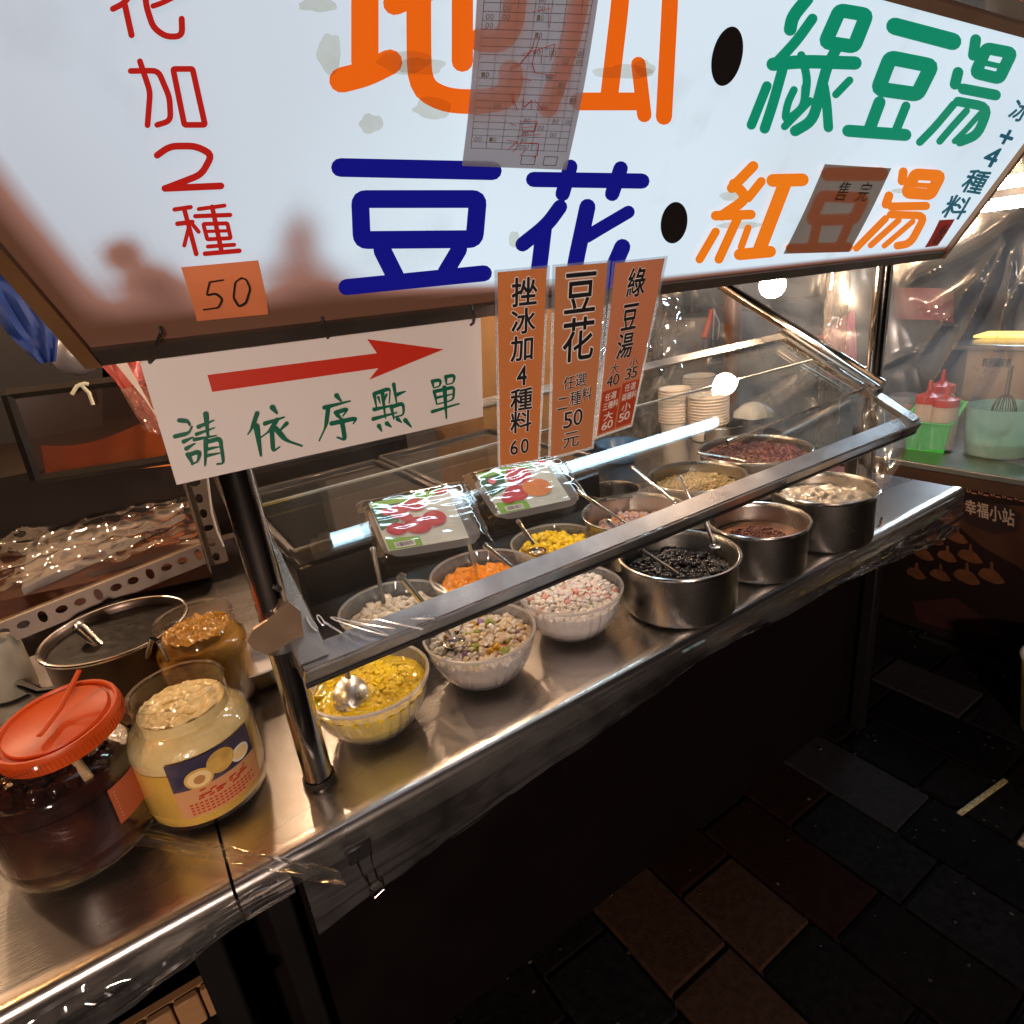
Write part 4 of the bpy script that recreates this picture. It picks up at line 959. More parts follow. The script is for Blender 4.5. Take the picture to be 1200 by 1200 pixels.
amber = mat('amber_syrup', (.42,.22,.04), .15, 0, .6, 16, .5, 50, col2=(.35,.17,.02), coat=.4)
t, B = jar('clear jar of amber jelly wrapped in film, behind the cream jar', Vector((.012,1.02,0)), .068, .128, .158, .056, amber, .120)
mb = heap(B, .050, .134, .008, 33, 20); link('jelly', mb, amber, t)
mb = MB(); pa = at_z(180, 748, .17); mb.tube([at_z(172,770,.13), at_z(178,747,.18), at_z(186,752,.18), at_z(197,774,.13)], .0035, 8); link('wire_handle', mb, spoon_steel, t)
# dark pot behind with its ladle
P0 = at_z(137, 740, .125); r0 = rpx(P0, 74)
pot('dark soup pot with a ladle, behind the orange lid', P0, r0, .125, m=mat('dull_pot', (.16,.12,.10), .35, .9, .4, 14))
Pp = Vector((P0.x, P0.y, CT+.0045)); mb = heap(Pp, r0*.985, .114, .001, 3); food('dark_soup', 'black sweet soup in the pot behind the orange lid', mb, mat('black_soup', (.006,.004,.004), .45, spec=.12))
ladle('thick ladle handle standing in the dark soup pot', at_z(94, 735, .145), at_z(128, 768, .10), .02, hr=.009)
# white dish with a dark lump, behind the pole
p, r = rimp(298, 768, 52, .04)
pp = Vector((p.x, p.y, CT+.0045)); t = thing('white_dish', 'white plastic dish with dark scraps behind the near pole', 'dish', pp)
mb = MB(); mb.lathe([(.001,.001),(r*.72,0),(r*.9,.02),(r,.04),(r*1.04,.041),(r*1.0,.043),(r*.88,.022),(r*.70,.004),(.001,.004)], pp, 56); link('shell', mb, mat('white_plastic', (.70,.67,.68), .35, 0, .2, 20), t)
mb = MB(); scatter(mb, pp + Vector((-.03,.0,0)), r*.36, .012, .008, 0, 51, amp=.01, q=(1.3,.8,.6)); single('dark_scraps', mb, mat('dark_scrap', (.03,.018,.012), .5), 'dark scraps lying in the white dish', 'food scraps', kind='stuff')
# steel press lying behind the glass, near corner
t = thing('fruit_tongs', 'steel slicer tongs lying under the glass near the pole', 'tongs', at_z(395, 690, .02))
q = [at_z(x, y, h) for x, y, h in ((368,694,.02),(372,680,.035),(392,668,.045),(425,663,.04),(434,672,.03))]
mb = MB(); mb.tube(q, .0045, 8, flat=.5); link('upper_arm', mb, steel, t)
mb = MB(); mb.tube([at_z(374,700,.015), at_z(434,673,.025)], .007, 8, flat=.5); link('lower_arm', mb, steel, t)
mb = MB(); mb.tube([at_z(376,664,.06), at_z(388,663,.065), at_z(402,682,.04)], .009, 8, flat=.35); link('spring_strap', mb, mat('strap_steel', (.62,.52,.45), .35, .8), t)
mb = MB(); mb.box(at_z(398,686,.012), (.09,.05,.003)); link('blade_plate', mb, dark_metal, t)
t = thing('steel_tray', 'shallow steel tray under the tongs and clear tub', 'tray', at_z(420, 700, 0))
c = at_z(415, 690, .002); mb = MB(); mb.box((c.x+.02, c.y+.02, CT+.007), (.30,.20,.003), ch=.001); link('base', mb, steel, t)
for sx, sy, w_, d_ in ((0,-.1,.30,.004),(0,.1,.30,.004),(-.15,0,.004,.2),(.15,0,.004,.2)):
    mb = MB(); mb.box((c.x+.02+sx, c.y+.02+sy, CT+.015), (w_, d_, .02), ch=.001); link('edge', mb, steel, t)

# ================================================================== PACKED FRUIT ON THE GLASS
def lidpt(x, y, h): return on_pl(x, y, lid(0,0,.003), lidn, h)
def pack(label, cs, seed, apple):
    P = Patch(*[lidpt(x, y, .004) for x, y in cs]); P.n = lidn
    t = thing('peach_pack', label, 'fruit pack', P.c[0], 'film wrapped peach packs on the glass')
    rr = random.Random(seed)
    def rrect(u, v, e):  # rounded rectangle boundary squash
        x, y = 2*u-1, 2*v-1; k = 1 - e*.16*(abs(x)**6)*(abs(y)**6); return (x*k+1)/2, (y*k+1)/2
    mb = MB()
    def tray(u, v):
        a, b_ = rrect(u, v, 1); e = max(abs(2*u-1), abs(2*v-1)); return P(a, b_, .011*(1 - max(0, e-.86)/.14))
    mb.grid(tray, 30, 24); link('tray', mb, clear('clear_tray', (.93,.94,.95), .1, 1.8, milk=.5, milkcol=(.72,.74,.76), gmin=.02), t)
    T = lambda u, v, h: P(.03+.80*u, .04+.92*v, .0115 + h)
    mb = MB(); mb.grid(lambda u, v: T(u, v, 0), 8, 8); link('card', mb, mat('print_card', (.66,.68,.60), .4, 0, .3, 30), t)
    gr = mat('print_green', (.20,.42,.02), .4); lo = mat('print_leaf', (.05,.13,.03), .4, 0, .6, 80); pr_ = mat('print_peach', (.50,.012,.012), .35, 0, .6, 30, col2=(.68,.10,.06)); pk = mat('print_pink', (.72,.16,.20), .4)
    mb = MB(); mb.add([T(.02,.0,.0003),T(.98,.0,.0003),T(.98,.10,.0003),T(.02,.18,.0003)],[(0,1,2,3)]); mb.add([T(.02,.74,.0003),T(.42,.82,.0003),T(.42,.99,.0003),T(.02,.99,.0003)],[(0,1,2,3)]); link('printed_band', mb, gr, t, smooth=False)
    mb = MB(); mb.add([T(.0,.12,.0005),T(.36,.11,.0005),T(.26,.48,.0005),T(.02,.60,.0005)],[(0,1,2,3)]); link('printed_leaf', mb, lo, t, smooth=False)
    spots = ((.30,.28,.11,.15),(.52,.22,.14,.13),(.20,.62,.13,.12),(.46,.62,.17,.16),(.68,.55,.15,.15),(.36,.44,.08,.08)) if not apple else ((.52,.24,.18,.20),(.36,.62,.16,.18),(.66,.60,.20,.20),(.22,.70,.10,.12))
    for k, (cu, cv, ru, rv) in enumerate(spots): link('printed_fruit', disc(T, cu, cv, ru, rv, .0007+k*.0002, .4), pr_ if not (apple and k == 2) else mat('print_mango', (.78,.30,.04), .4, 0, .6, 25, col2=(.6,.05,.02)), t, smooth=False)
    link('printed_fruit', disc(T, .14, .26, .05, .07, .0024), pk, t, smooth=False)
    mb = MB(); mb.add([T(.82,.03,.0009),T(.99,.02,.0009),T(.99,.10,.0009),T(.82,.11,.0009)],[(0,1,2,3)]); link('printed_corner', mb, pr_, t, smooth=False)
    mb = MB(); mb.add([T(.10,.86,.0006),T(.34,.86,.0006),T(.34,.97,.0006),T(.10,.97,.0006)],[(0,1,2,3)]); link('barcode_field', mb, fw, t, smooth=False)
    mb = MB(); u = .12
    while u < .32:
        wv = rr.choice((.004,.007,.01)); mb.add([T(u,.875,.0009),T(u+wv,.875,.0009),T(u+wv,.95,.0009),T(u,.95,.0009)],[(0,1,2,3)]); u += wv+rr.choice((.005,.009))
    o = link('barcode', mb, blk_i, t, smooth=False); o['kind'] = 'stuff'
    def wr(u, v):
        a, b_ = -.07+1.14*u, -.08+1.16*v
        e = max(abs(2*u-1), abs(2*v-1)); edge = max(0, e-.80)/.20
        z = .0150*(1-edge**1.5) +   .0012 + .0030*max(0, ridge((u*2+seed, v*1.2, seed), 1.3))*(.3+edge) + .0007*ridge((u*4+v*5, v*9-u*3, seed), 1.1)
        return P(a + .02*noise.noise(Vector((u*5, v*5, seed)))*edge, b_ + .02*noise.noise(Vector((v*5, u*5, seed+4)))*edge, z)
    mb = MB(); mb.grid(wr, 64, 48); link('wrapping', mb, clear('cling_film', (.97,.97,.97), .05, 1.9, milk=.015, gmin=.01), t)
pack('film wrapped peach pack with barcode, nearer the pole', ((427,597),(540,573),(568,638),(452,658)), 2, False)
pack('film wrapped fruit pack with a red apple print, under the tags', ((551,563),(650,540),(684,592),(583,614)), 5, True)

# ================================================================== BEHIND THE CASE
card = mat('cardboard', (.22,.11,.035), .75, 0, .35, 10, .2, 60)
def crate_box(name, label, cat, P0, P1, m, depth_, flap=True, grp=None):
    """box whose front face spans the points P0 (top left) and P1 (bottom right) in one Y plane"""
    t = thing(name, label, cat, (P0.x, P0.y, P1.z), grp); w_ = P1.x-P0.x; h_ = P0.z-P1.z; cx = (P0.x+P1.x)/2
    for (dx, dy, sx, sy) in ((0,0,w_,.006),(0,depth_,w_,.006),(-w_/2+.003,depth_/2,.006,depth_-.007),(w_/2-.003,depth_/2,.006,depth_-.007)):
        mb = MB(); mb.box((cx+dx, P0.y+dy, P1.z+h_/2), (sx, sy, h_)); link('side_panel', mb, m, t, smooth=False)
    mb = MB(); mb.box((cx, P0.y+depth_/2, P1.z+.003), (w_-.014, depth_-.008, .006)); link('bottom', mb, m, t, smooth=False)
    if flap:
        mb = MB(); mb.box((cx, P0.y-.03, P0.z+.012), (w_, .07, .005), (Vector((1,0,0)), Vector((0,.85,-.5)), Vector((0,.5,.85)))); link('flap', mb, m, t, smooth=False)
    return t
crate_box('cardboard_box', 'open brown cardboard box behind the price tags', 'cardboard box', at_y(548, 345, 1.62), at_y(700, 515, 1.62), card, .35)
# dark acrylic bin with lids, behind the arrow board
bt = thing('acrylic_bin', 'smoked acrylic bin with sliding lids behind the glass', 'bin', at_z(440, 560, 0))
smoke = clear('smoked_acrylic', (.50,.47,.45), .06, 1.8, milk=.05)
bx0, bx1, by0, by1, bh = .20, .95, 1.12, 1.62, .17
inner = mat('bin_inner', (.025,.023,.026), .3, .4, .5, 14, .2)
mb = MB(); mb.box(((bx0+bx1)/2, (by0+by1)/2, CT+.075), (bx1-bx0, by1-by0, .14), ch=.008); link('tank', mb, inner, bt)
for k in (0, 1):
    x0 = bx0 + k*(bx1-bx0)/2; x1 = x0 + (bx1-bx0)/2 - .012; z = CT + bh + k*.006
    mb = MB(); mb.box(((x0+x1)/2, (by0+by1)/2, z), (x1-x0-.03, by1-by0-.03, .005)); link('lid_panel', mb, smoke, bt, smooth=False)
    for (ax_, ay, sx, sy) in (((x0+x1)/2, by0, x1-x0, .016), ((x0+x1)/2, by1, x1-x0, .016), (x0, (by0+by1)/2, .014, by1-by0-.018), (x1, (by0+by1)/2, .014, by1-by0-.018)):
        mb = MB(); mb.box((ax_, ay, z+.002), (sx, sy, .018), ch=.003); link('lid_frame', mb, mat('bin_frame', (.11,.10,.10), .3, .6, .4, 20), bt)
# brick wall and pier far behind
YW = 3.1
br_m = [mat('brick_face', c, .85, 0, .5, 25, .5, 60) for c in ((.09,.045,.035),(.12,.065,.05),(.075,.038,.03))]
mort = mat('mortar', (.12,.10,.095), .9, 0, .4, 30, .4)
wl = thing('brick_wall', 'old brick wall behind the stall, seen past the price tags', 'wall', (2.6, YW, .8))
mb = MB(); mb.box((2.6, YW+.10, 1.15), (3.6, .16, 2.3)); link('mortar_bed', mb, mort, wl, smooth=False)
bm = None; rr = random.Random(4)
for row in range(22):
    for col_ in range(9):
        x = 1.60 + col_*.215 + (row % 2)*.107; z = .42 + row*.072
        if bm is None:
            mbx = MB(); mbx.box((0,0,0), (.2,.03,.062), ch=.004); proto = []
            for m_ in br_m:
                me = bpy.data.meshes.new('brick'); me.from_pydata([tuple(v) for v in mbx.v], [], [tuple(f) for f in mbx.f]); me.materials.append(m_); proto.append(me)
            bm = proto
        o = bpy.data.objects.new('brick', rr.choice(bm)); C.objects.link(o); o.parent = wl
        o.location = (x - 2.6 + rr.uniform(-.002,.002), .008 + rr.uniform(-.003,.003), z - .8)
mb = MB(); a = at_y(783, 380, 2.7); mb.box((a.x, 2.75, 1.2), (.24,.16,2.4), ch=.01)
single('concrete_pier', mb, mat('pier_concrete', (.10,.08,.07), .85, 0, .5, 6, .5, 40), 'grey brown concrete pier beside the last price tag', 'pier')
mb = MB(); mb.box((a.x+.20, 2.72, 1.2), (.05,.1,2.4), ch=.01); single('dark_post', mb, dark_metal, 'dark steel post next to the concrete pier', 'post')
# grey cabinet behind the bulb
a, b_ = at_y(828, 372, 2.35), at_y(925, 428, 2.35)
gcab = thing('grey_cabinet', 'pale grey cabinet behind the diagonal tube', 'cabinet', (a.x, a.y, .9))
gm = mat('cabinet_grey', (.20,.195,.20), .5, 0, .3, 6, .1)
mb = MB(); mb.box(((a.x+b_.x)/2+.15, a.y+.25, (a.z)/2+.1), (b_.x-a.x+.3, .5, a.z-.2), ch=.01); link('body', mb, gm, gcab)
for k in range(3):
    mb = MB(); mb.box(((a.x+b_.x)/2+.15, a.y-.006, a.z-.12-k*.27), (b_.x-a.x+.22, .012, .24), ch=.004); link('drawer', mb, gm, gcab)
# orange handled knife and white string on a wire
mb = MB(); mb.tube([at_y(770,362,2.2), at_y(800,358,2.2), at_y(835,361,2.2), at_y(900,366,2.2)], .003, 6); single('wire', mb, dark_metal, 'thin wire stretched above the paper bowls', 'wire')
t = thing('hanging_scissors', 'orange handled tool hanging from the wire', 'tool', at_y(832,362,2.18))
mb = MB(); mb.tube([at_y(834,362,2.18), at_y(831,376,2.18), at_y(825,396,2.18)], [.010,.016,.020], 10, flat=.6); link('handle', mb, lid_m, t)
mb = MB(); mb.tube([at_y(825,396,2.18), at_y(822,412,2.18)], .004, 6); link('shaft', mb, steel, t)
mb = MB(); mb.tube([at_y(836,362,2.17), at_y(843,378,2.17), at_y(841,398,2.17), at_y(835,397,2.17), at_y(836,380,2.17), at_y(837,363,2.17)], .004, 6); single('string_loop', mb, paper_w, 'white string loop hanging beside the orange handle', 'string')
# pink bags
def bag(label, corners, Y, m, seed, cat='plastic bag', grp=None, nu=30, nv=36, bulge=.05):
    cs = [at_y(x, y, Y) for x, y in corners]; P = Patch(*cs)
    def f(s_):
        def g(u, v):
            e = 4*u*(1-u)*min(1, 2.2*v*(1-v)+.15)
            return P(u, v, s_*bulge*e + .012*noise.noise(Vector((u*5, v*2.4, seed))) + .008*ridge((u*6+v, v*2, seed), 1.2))
        return g
    t = thing('plastic_bag', label, cat, cs[0], grp)
    mb = MB(); mb.grid(f(1), nu, nv); mb.grid(f(-1), nu, nv); link('bag_skin', mb, m, t)
    mb = MB(); mb.tube([P(.35,0,.01), P(.42,-.10,0), P(.56,-.10,0), P(.66,0,.01)], .004, 6, flat=.4); link('handle', mb, m, t)
pink = mat('pink_plastic', (.72,.08,.10), .3, 0, .4, 9, trans=.0, col2=(.80,.22,.24)); redp = mat('red_plastic', (.55,.07,.055), .28, 0, .6, 8, col2=(.62,.26,.22))
bag('pink plastic bag hanging behind the crinkled film by the far pole', ((952,398),(1000,362),(1002,432),(970,446)), 1.50, pink, 1, bulge=.03)
bag('red and clear plastic bag hanging beside the arrow board', ((115,424),(178,414),(205,515),(148,462)), 1.15, redp, 2, bulge=.03)
clear_bag = clear('bag_plastic', (.85,.55,.50), .12, 2.2, milk=.35, milkcol=(.65,.42,.36), gmin=.03)
bag('milky bag of white tubs hanging below the red bag', ((140,455),(200,450),(212,520),(168,502)), 1.05, clear_bag, 3, bulge=.04)
mb = MB(); P = Patch(at_y(131,421,.95), at_y(146,420,.95), at_y(212,540,.95), at_y(196,500,.95)); mb.grid(lambda u, v: P(u, v, .004*math.sin(v*5)), 4, 14); single('white_strip', mb, mat('lit_strip', (.80,.68,.58), .5), 'cream plastic strip slanting between bag and arrow board', 'strip')
# blue strap, basket, jar far left
blue = mat('blue_cloth', (.012,.045,.24), .6, 0, .5, 10, .3)
def ribbon(name, label, cat, pts, Y, ws, m, seed=0):
    ps = [at_y(x, y, Y) for x, y in pts]; mb = MB(); vs = []; n = len(ps)
    def f(u, v):
        k = v*(n-1); i = min(int(k), n-2); t_ = k-i; p = ps[i]*(1-t_)+ps[i+1]*t_
        wv = ws[i]*(1-t_)+ws[i+1]*t_
        return p + Vector((1,0,0))*wv*(u-.5) + Vector((0,1,0))*(.02*ridge((u*2.2, v*1.5, seed), 1.3))
    mb.grid(f, 14, 30); return single(name, mb, m, label, cat)
ribbon('blue_sheet', 'twisted blue plastic sheet hanging past the sign end', 'plastic sheet', ((-20,300),(10,335),(38,385),(55,425)), 1.6, (.12,.10,.09,.03), blue, 3)
# black framed hood with orange inside, tray of ice behind
t = thing('framed_hood', 'black framed clear hood over an orange board, behind the bags', 'hood', at_y(100,500,1.75))
q = [at_y(x, y, 1.8) for x, y in ((8,462),(205,438),(200,538),(42,562))]
for i in range(4):
    mb = MB(); mb.tube([q[i], q[(i+1)%4]], .012, 4); link('frame_bar', mb, mat('black_frame', (.02,.018,.017), .35, .5), t, smooth=False)
P = Patch(*q); mb = MB(); mb.grid(lambda u, v: P(u, v, .0), 6, 6); link('clear_pane', mb, clear('brown_pane', (.40,.28,.22), .15, 1.2, milk=.08, milkcol=(.20,.11,.08)), t)
mb = MB(); P2 = Patch(at_y(44,500,1.9), at_y(205,478,1.9), at_y(205,545,1.9), at_y(54,560,1.9)); mb.grid(lambda u, v: P2(u, v + (1-v)*(.25+.18*math.sin(u*4+.6)), 0), 20, 4); link('orange_board', mb, mat('orange_board', (.72,.20,.02), .5, 0, .3, 8), t)
mb = MB(); mb.box((.0, 2.35, .55), (1.6, .8, 1.1)); single('rear_cabinet', mb, mat('brown_laminate', (.012,.007,.005), .6, 0, .5, 5, .2, spec=.2), 'dark brown cabinet standing behind the stall', 'cabinet', smooth=False)
mb = MB(); P = Patch(at_y(-60,380,2.6), at_y(120,350,2.6), at_y(120,500,2.6), at_y(-60,560,2.6)); mb.grid(lambda u, v: P(u, v, 0), 4, 4); single('grey_shutter', mb, mat('shutter', (.007,.006,.007), .9, 0, .4, 4, .2), 'dull grey board far behind the blue sheet', 'board')
mb = MB(); mb.ball(at_y(88,415,2.0), .055, 0, (1,1,1), 20, 12); single('round_lamp', mb, mat('dull_ball', (.22,.21,.23), .3, .2, .4, 10), 'dull grey round ball beside the sign end', 'ball')
t = thing('cable_tie', 'knotted pale plastic tie on the black frame', 'tie', at_y(95,455,1.78))
for pts in (((84,462),(90,452),(98,450)),((96,452),(104,460),(109,474)),((92,451),(99,449),(104,450))):
    mb = MB(); mb.tube([at_y(x, y, 1.76) for x, y in pts], .0045, 6); link('strand', mb, mat('tie_plastic', (.55,.55,.42), .5), t)
# tray with white ice bags
t = thing('grey_tray', 'grey tray with white bagged ice behind the film wrapped shelf', 'tray', at_y(110,590,1.6))
q = [at_z(x, y, .10) for x, y in ((40,580),(200,535),(215,600),(25,690))]; mb = MB(); mb.poly(q, .02, Vector((0,0,1))); link('base', mb, mat('tray_grey', (.26,.25,.26), .45, 0, .3, 8), t, smooth=False)
for k, (x, y, r_) in enumerate(((86,588,.03),(112,580,.03),(146,564,.035),(98,584,.03),(128,571,.035),(66,594,.025))):
    mb = MB(); c = at_z(x, y, .125); mb.lathe([(r_*math.sin(a)*(1+.0*k), -r_*.45*math.cos(a)) for a in [PI*j/12+.001 for j in range(13)]], c, 24, flute=5, famp=.15); link('ice_bag', mb, mat('ice_white', (.62,.60,.62), .35, 0, .4, 30, .8, 60), t)
# perforated angle irons
def angle_iron(label, A, B, side, width, m, drop, m2=None, grp='perforated angle irons of the rear shelf'):
    A, B = Vector(A), Vector(B); L = (B-A).length; x = (B-A).normalized(); y = Vector(side).normalized(); y = (y - x*y.dot(x)).normalized(); n = x.cross(y)
    t = thing('angle_iron', label, 'angle iron', A, grp); cell = .030; N = int(L/cell); mb = MB(); K = 16
    for i in range(N):
        cx = (i+.5)*L/N; vs = []
        big = i % 3 != 0
        for off in (0, .002):
            for k in range(K):
                a = 2*PI*k/K; c, s_ = math.cos(a), math.sin(a)
                vs.append(A + x*(cx + .0085*c*(1.15 if big else .8)) + y*(width/2 + .0085*s_*(.8 if big else 1.3)) + n*off)
            for k in range(K):
                a = 2*PI*k/K; c, s_ = math.cos(a), math.sin(a); mm = max(abs(c), abs(s_))
                vs.append(A + x*(cx + L/N/2*c/mm) + y*(width/2 + width/2*s_/mm) + n*off)
        for k in range(K):
            k2 = (k+1)%K; o = 2*K
            mb.add([], []) if False else None
        base = len(mb.v); fs = []
        for k in range(K):
            k2 = (k+1) % K
            fs += [(k, k2, K+k2, K+k), (2*K+k, 3*K+k, 3*K+k2, 2*K+k2), (k, 2*K+k, 2*K+k2, k2)]
        mb.add(vs, fs)
    link('slotted_flange', mb, m2 or m, t, smooth=False)
    mb = MB(); c = (A+B)/2 + n*(.002+drop/2)*(1 if drop > 0 else 1); mb.box(c + y*.001, (L, .0025, abs(drop)), (x, y, n)); link('plain_flange', mb, m, t, smooth=False)
iron = mat('angle_paint', (.17,.11,.05), .38, .4, .5, 18, .2)
dk_iron = mat('angle_dark', (.13,.095,.07), .4, .5, .4, 14, .2)
a, b_ = at_y(-40, 742, 1.32), at_y(236, 634, 1.32)
angle_iron('long tan angle iron under the film wrapped shelf', a, b_, (0,-.25,-1), .045, iron, -.05, mat('angle_front', (.05,.028,.014), .4, .4, .5, 18, .2))
a, b_ = at_y(212, 560, 1.30), at_y(243, 664, 1.30)
angle_iron('upright dark angle iron with big holes beside the near pole', a, b_, (1,0,0), .04, dk_iron, .04)
mb = MB(); mb.tube([at_y(243,560,1.24), at_y(248,600,1.24), at_y(254,622,1.24), at_y(262,640,1.24)], .0022, 6); single('white_wire', mb, mat('wire_white', (.40,.36,.33), .4), 'thin white wire running down beside the upright angle iron', 'wire')
# film wrapped shelf: brown crate with film over it
q = [at_z(-60, 700, .12), at_z(-40, 610, .12), at_z(225, 548, .12), at_z(236, 640, .10)]
sh = thing('wrapped_shelf', 'brown shelf wrapped in glossy crinkled clear film', 'shelf', q[0])
mb = MB(); mb.poly([q[1]+Vector((0,0,-.03)), q[2]+Vector((0,0,-.03)), q[3]+Vector((0,0,-.03)), q[0]+Vector((0,0,-.03))], .05, Vector((0,0,1))); link('board', mb, mat('shelf_brown', (.045,.018,.012), .35, 0, .6, 6, .2, col2=(.15,.045,.02)), sh, smooth=False)
P = Patch(q[1], q[2], q[3] + Vector((0,-.02,-.01)), q[0]+Vector((0,-.02,-.01)))
P.n = Vector((0,-.2,1)).normalized()
def wf(u, v):
    z = .020*max(0, ridge((u*1.2+v*.9, v*2.4, 3), 2.1)) + .022*ridge((u*.7+v, v*6, 8), 1.6) + .008*ridge((u*7+v*3, v*8, 1), 1.4) + (.03*(1-v/.18) if v < .18 else 0)
    return P(u, v, z)
mb = MB(); mb.grid(wf, 150, 110); link('film', mb, clear('shelf_wrap', (.93,.90,.86), .07, 2.6, milk=.02, gmin=.03), sh)
# jumble under that shelf
t = thing('condiment_bottle', 'pale plastic bottle with dark print at the left picture edge', 'bottle', at_z(20, 800, .0)); c = at_z(18, 812, .0); c.z = CT+.0045
mb = MB(); mb.lathe([(.001,0),(.036,0),(.038,.004),(.038,.09),(.030,.105),(.014,.112),(.014,.125),(.001,.126)], c, 32); link('bottle_body', mb, mat('pale_plastic', (.34,.32,.26), .4, 0, .5, 12), t)
mb = MB(); mb.lathe([(.016,.118),(.017,.118),(.017,.138),(.001,.139)], c, 24); link('cap', mb, mat('cap_dark', (.04,.04,.05), .4), t)
mb = MB(); mb.tube([at_z(-30,800,.03), at_z(20,800,.03), at_z(48,812,.02), at_z(75,808,.03)], .009, 12); single('bent_tube', mb, chrome, 'bent shiny tube lying behind the orange lid', 'tube')
mb = MB(); mb.lathe([(.001,0),(.05,0),(.052,.01),(.052,.05),(.048,.05),(.001,.045)], at_z(135,800,.0)+Vector((0,0,.0045)), 32); single('red_lid_tub', mb, lid_m, 'low orange red tub showing behind the orange lid', 'tub')
mb = MB(); mb.box((-.2, 1.62, .45), (.9,.04,.9)); single('tiled_panel', mb, mat('tile_panel', (.045,.03,.03), .4, 0, .4, 6), 'dull tiled panel low behind the angle irons', 'panel')

# ================================================================== CURTAINS OF CLEAR PLASTIC
CREASE = []
for (x0, y0, x1, y1, am, wd) in ((1180,290,1085,470,.03,.008),(1200,330,1130,480,.03,.007),(1175,285,1075,415,.025,.010),(1060,415,1000,440,.02,.008),(1060,335,1200,262,.03,.014),(1070,372,1150,330,.02,.010),(1060,355,1110,385,.015,.006),(1085,455,1065,560,.02,.008),(1190,300,1178,420,.02,.006)):
    a_, b_ = at_x(x0, y0, 1.77), at_x(x1, y1, 1.77); CREASE.append((a_.y, a_.z, b_.y, b_.z, am, wd))
def curt(u, v):
    Y = .20 + 1.55*u; z = CT + 1.25 - 1.20*v
    x = 1.765 + .035*math.sin(Y*9 + v*1.5) + .05*noise.noise(Vector((Y*2.2 - v*1.6, v*1.1, 5)))
    f_ = (Y + (v-.2)*.5)
    x += .022*max(0, ridge((f_*2.1, v*.35, 7), 1.7))**2 + .010*ridge((f_*6, v*.9, 2), 1.3)
    if Y > .92: x += .020*max(0, ridge((Y*5+v*4, v*7-Y*3, 9), 1.0)) * min(1, (Y-.92)*4)
    for (ya, za, yb, zb, am, wd) in CREASE:
        dx, dz = yb-ya, zb-za; L2 = dx*dx+dz*dz; t_ = ((Y-ya)*dx + (z-za)*dz)/L2
        if -.1 < t_ < 1.15:
            d_ = abs((Y-ya)*dz - (z-za)*dx)/math.sqrt(L2); x -= am*math.exp(-(d_/wd)**1.3)*max(0, min(1, 4*(t_+.1), 4*(1.15-t_)))
    return Vector((x, Y + .02*noise.noise(Vector((Y*6, v*6, 1))), z))
mb = MB(); mb.grid(curt, 320, 240)
single('plastic_curtain', mb, curtain_m, 'hazy wrinkled clear plastic curtain between this stall and the neighbouring one', 'plastic curtain')
def crk(u, v):
    X = 1.30 + .50*u; z = CT + .62 - .60*v
    y = 1.60 + .02*noise.noise(Vector((u*4, v*3, 2))) + .022*max(0, ridge((u*2.2+v*2.0, v*2.2-u*1.5, 4), 1.7)) + .010*ridge((u*5+v*3, v*7, 6), 1.3)
    return Vector((X, y, z))
mb = MB(); mb.grid(crk, 120, 110); single('crinkled_sheet', mb, crinkle_m, 'crinkled shiny film hanging behind the paper bowls and far pole', 'plastic film')
def roll(u, v):
    a = u*2*PI; r_ = .022 + .006*ridge((math.cos(a)*1.5, v*6, 1), 1) ; return Vector((1.545 + r_*math.cos(a), .90 + r_*math.sin(a), CT + .60 - .50*v))
mb = MB(); mb.grid(roll, 26, 70); single('film_bunch', mb, crinkle_m, 'bunched clear film gathered along the far pole', 'plastic film')
# things between the film and the case end
mb = MB(); c = at_z(985, 575, 0); mb.tube([(1.86,1.45,.2),(1.86,1.45,CT+.5)], .028, 16); single('brown_post', mb, mat('brown_post', (.16,.07,.035), .35, .3, .5, 6, col2=(.07,.03,.02)), 'brown wooden post behind the case end', 'post')
t = thing('lidded_cup', 'clear plastic cup with a white domed cover behind the bean pot', 'cup', at_z(885,510,0)); c = Vector((1.66,1.40,CT+.005))
c = at_z(882, 512, 0.0); c.z = CT+.005; k = depth(c)/724
mb = MB(); mb.lathe([(.001,0),(11*k,0),(14*k,22*k),(13*k,22*k),(10*k,.002),(.001,.003)], c, 32); link('cup_wall', mb, tub_m, t)
mb = MB(); mb.lathe([(21*k,24*k),(20*k,30*k),(12*k,37*k),(.001,40*k)], c, 32, flute=5, famp=.1); link('cover', mb, mat('soft_white', (.58,.60,.62), .4, 0, .2, 20), t)
t = thing('steel_flask', 'small dark flask standing behind the barley pot', 'flask', at_z(1008,552,0)); c = at_z(1006, 556, 0); c.z = CT+.005
mb = MB(); mb.lathe([(.001,0),(.034,0),(.036,.01),(.036,.09),(.022,.105),(.001,.106)], c, 32); link('body', mb, dark_metal, t)
mb = MB(); mb.lathe([(.024,.10),(.024,.125),(.001,.128)], c, 24); link('cap', mb, black, t)
# blue bowls behind the tags
for (x, y, rp_, lab) in ((672,515,36,'blue plastic basin under the middle price tag'),(725,520,26,'blue plastic basin under the furthest price tag')):
    p = at_z(x, y, .06); r_ = rpx(p, rp_); c = Vector((p.x, p.y, CT+.005)); t = thing('blue_basin', lab, 'basin', c, 'blue basins behind the case')
    mb = MB(); mb.lathe([(.001,0),(r_*.7,0),(r_*.95,.055),(r_*1.03,.058),(r_,.061),(r_*.9,.055),(r_*.66,.004),(.001,.004)], c, 40); link('shell', mb, mat('blue_plastic', (.04,.13,.30), .35, 0, .3, 12), t)

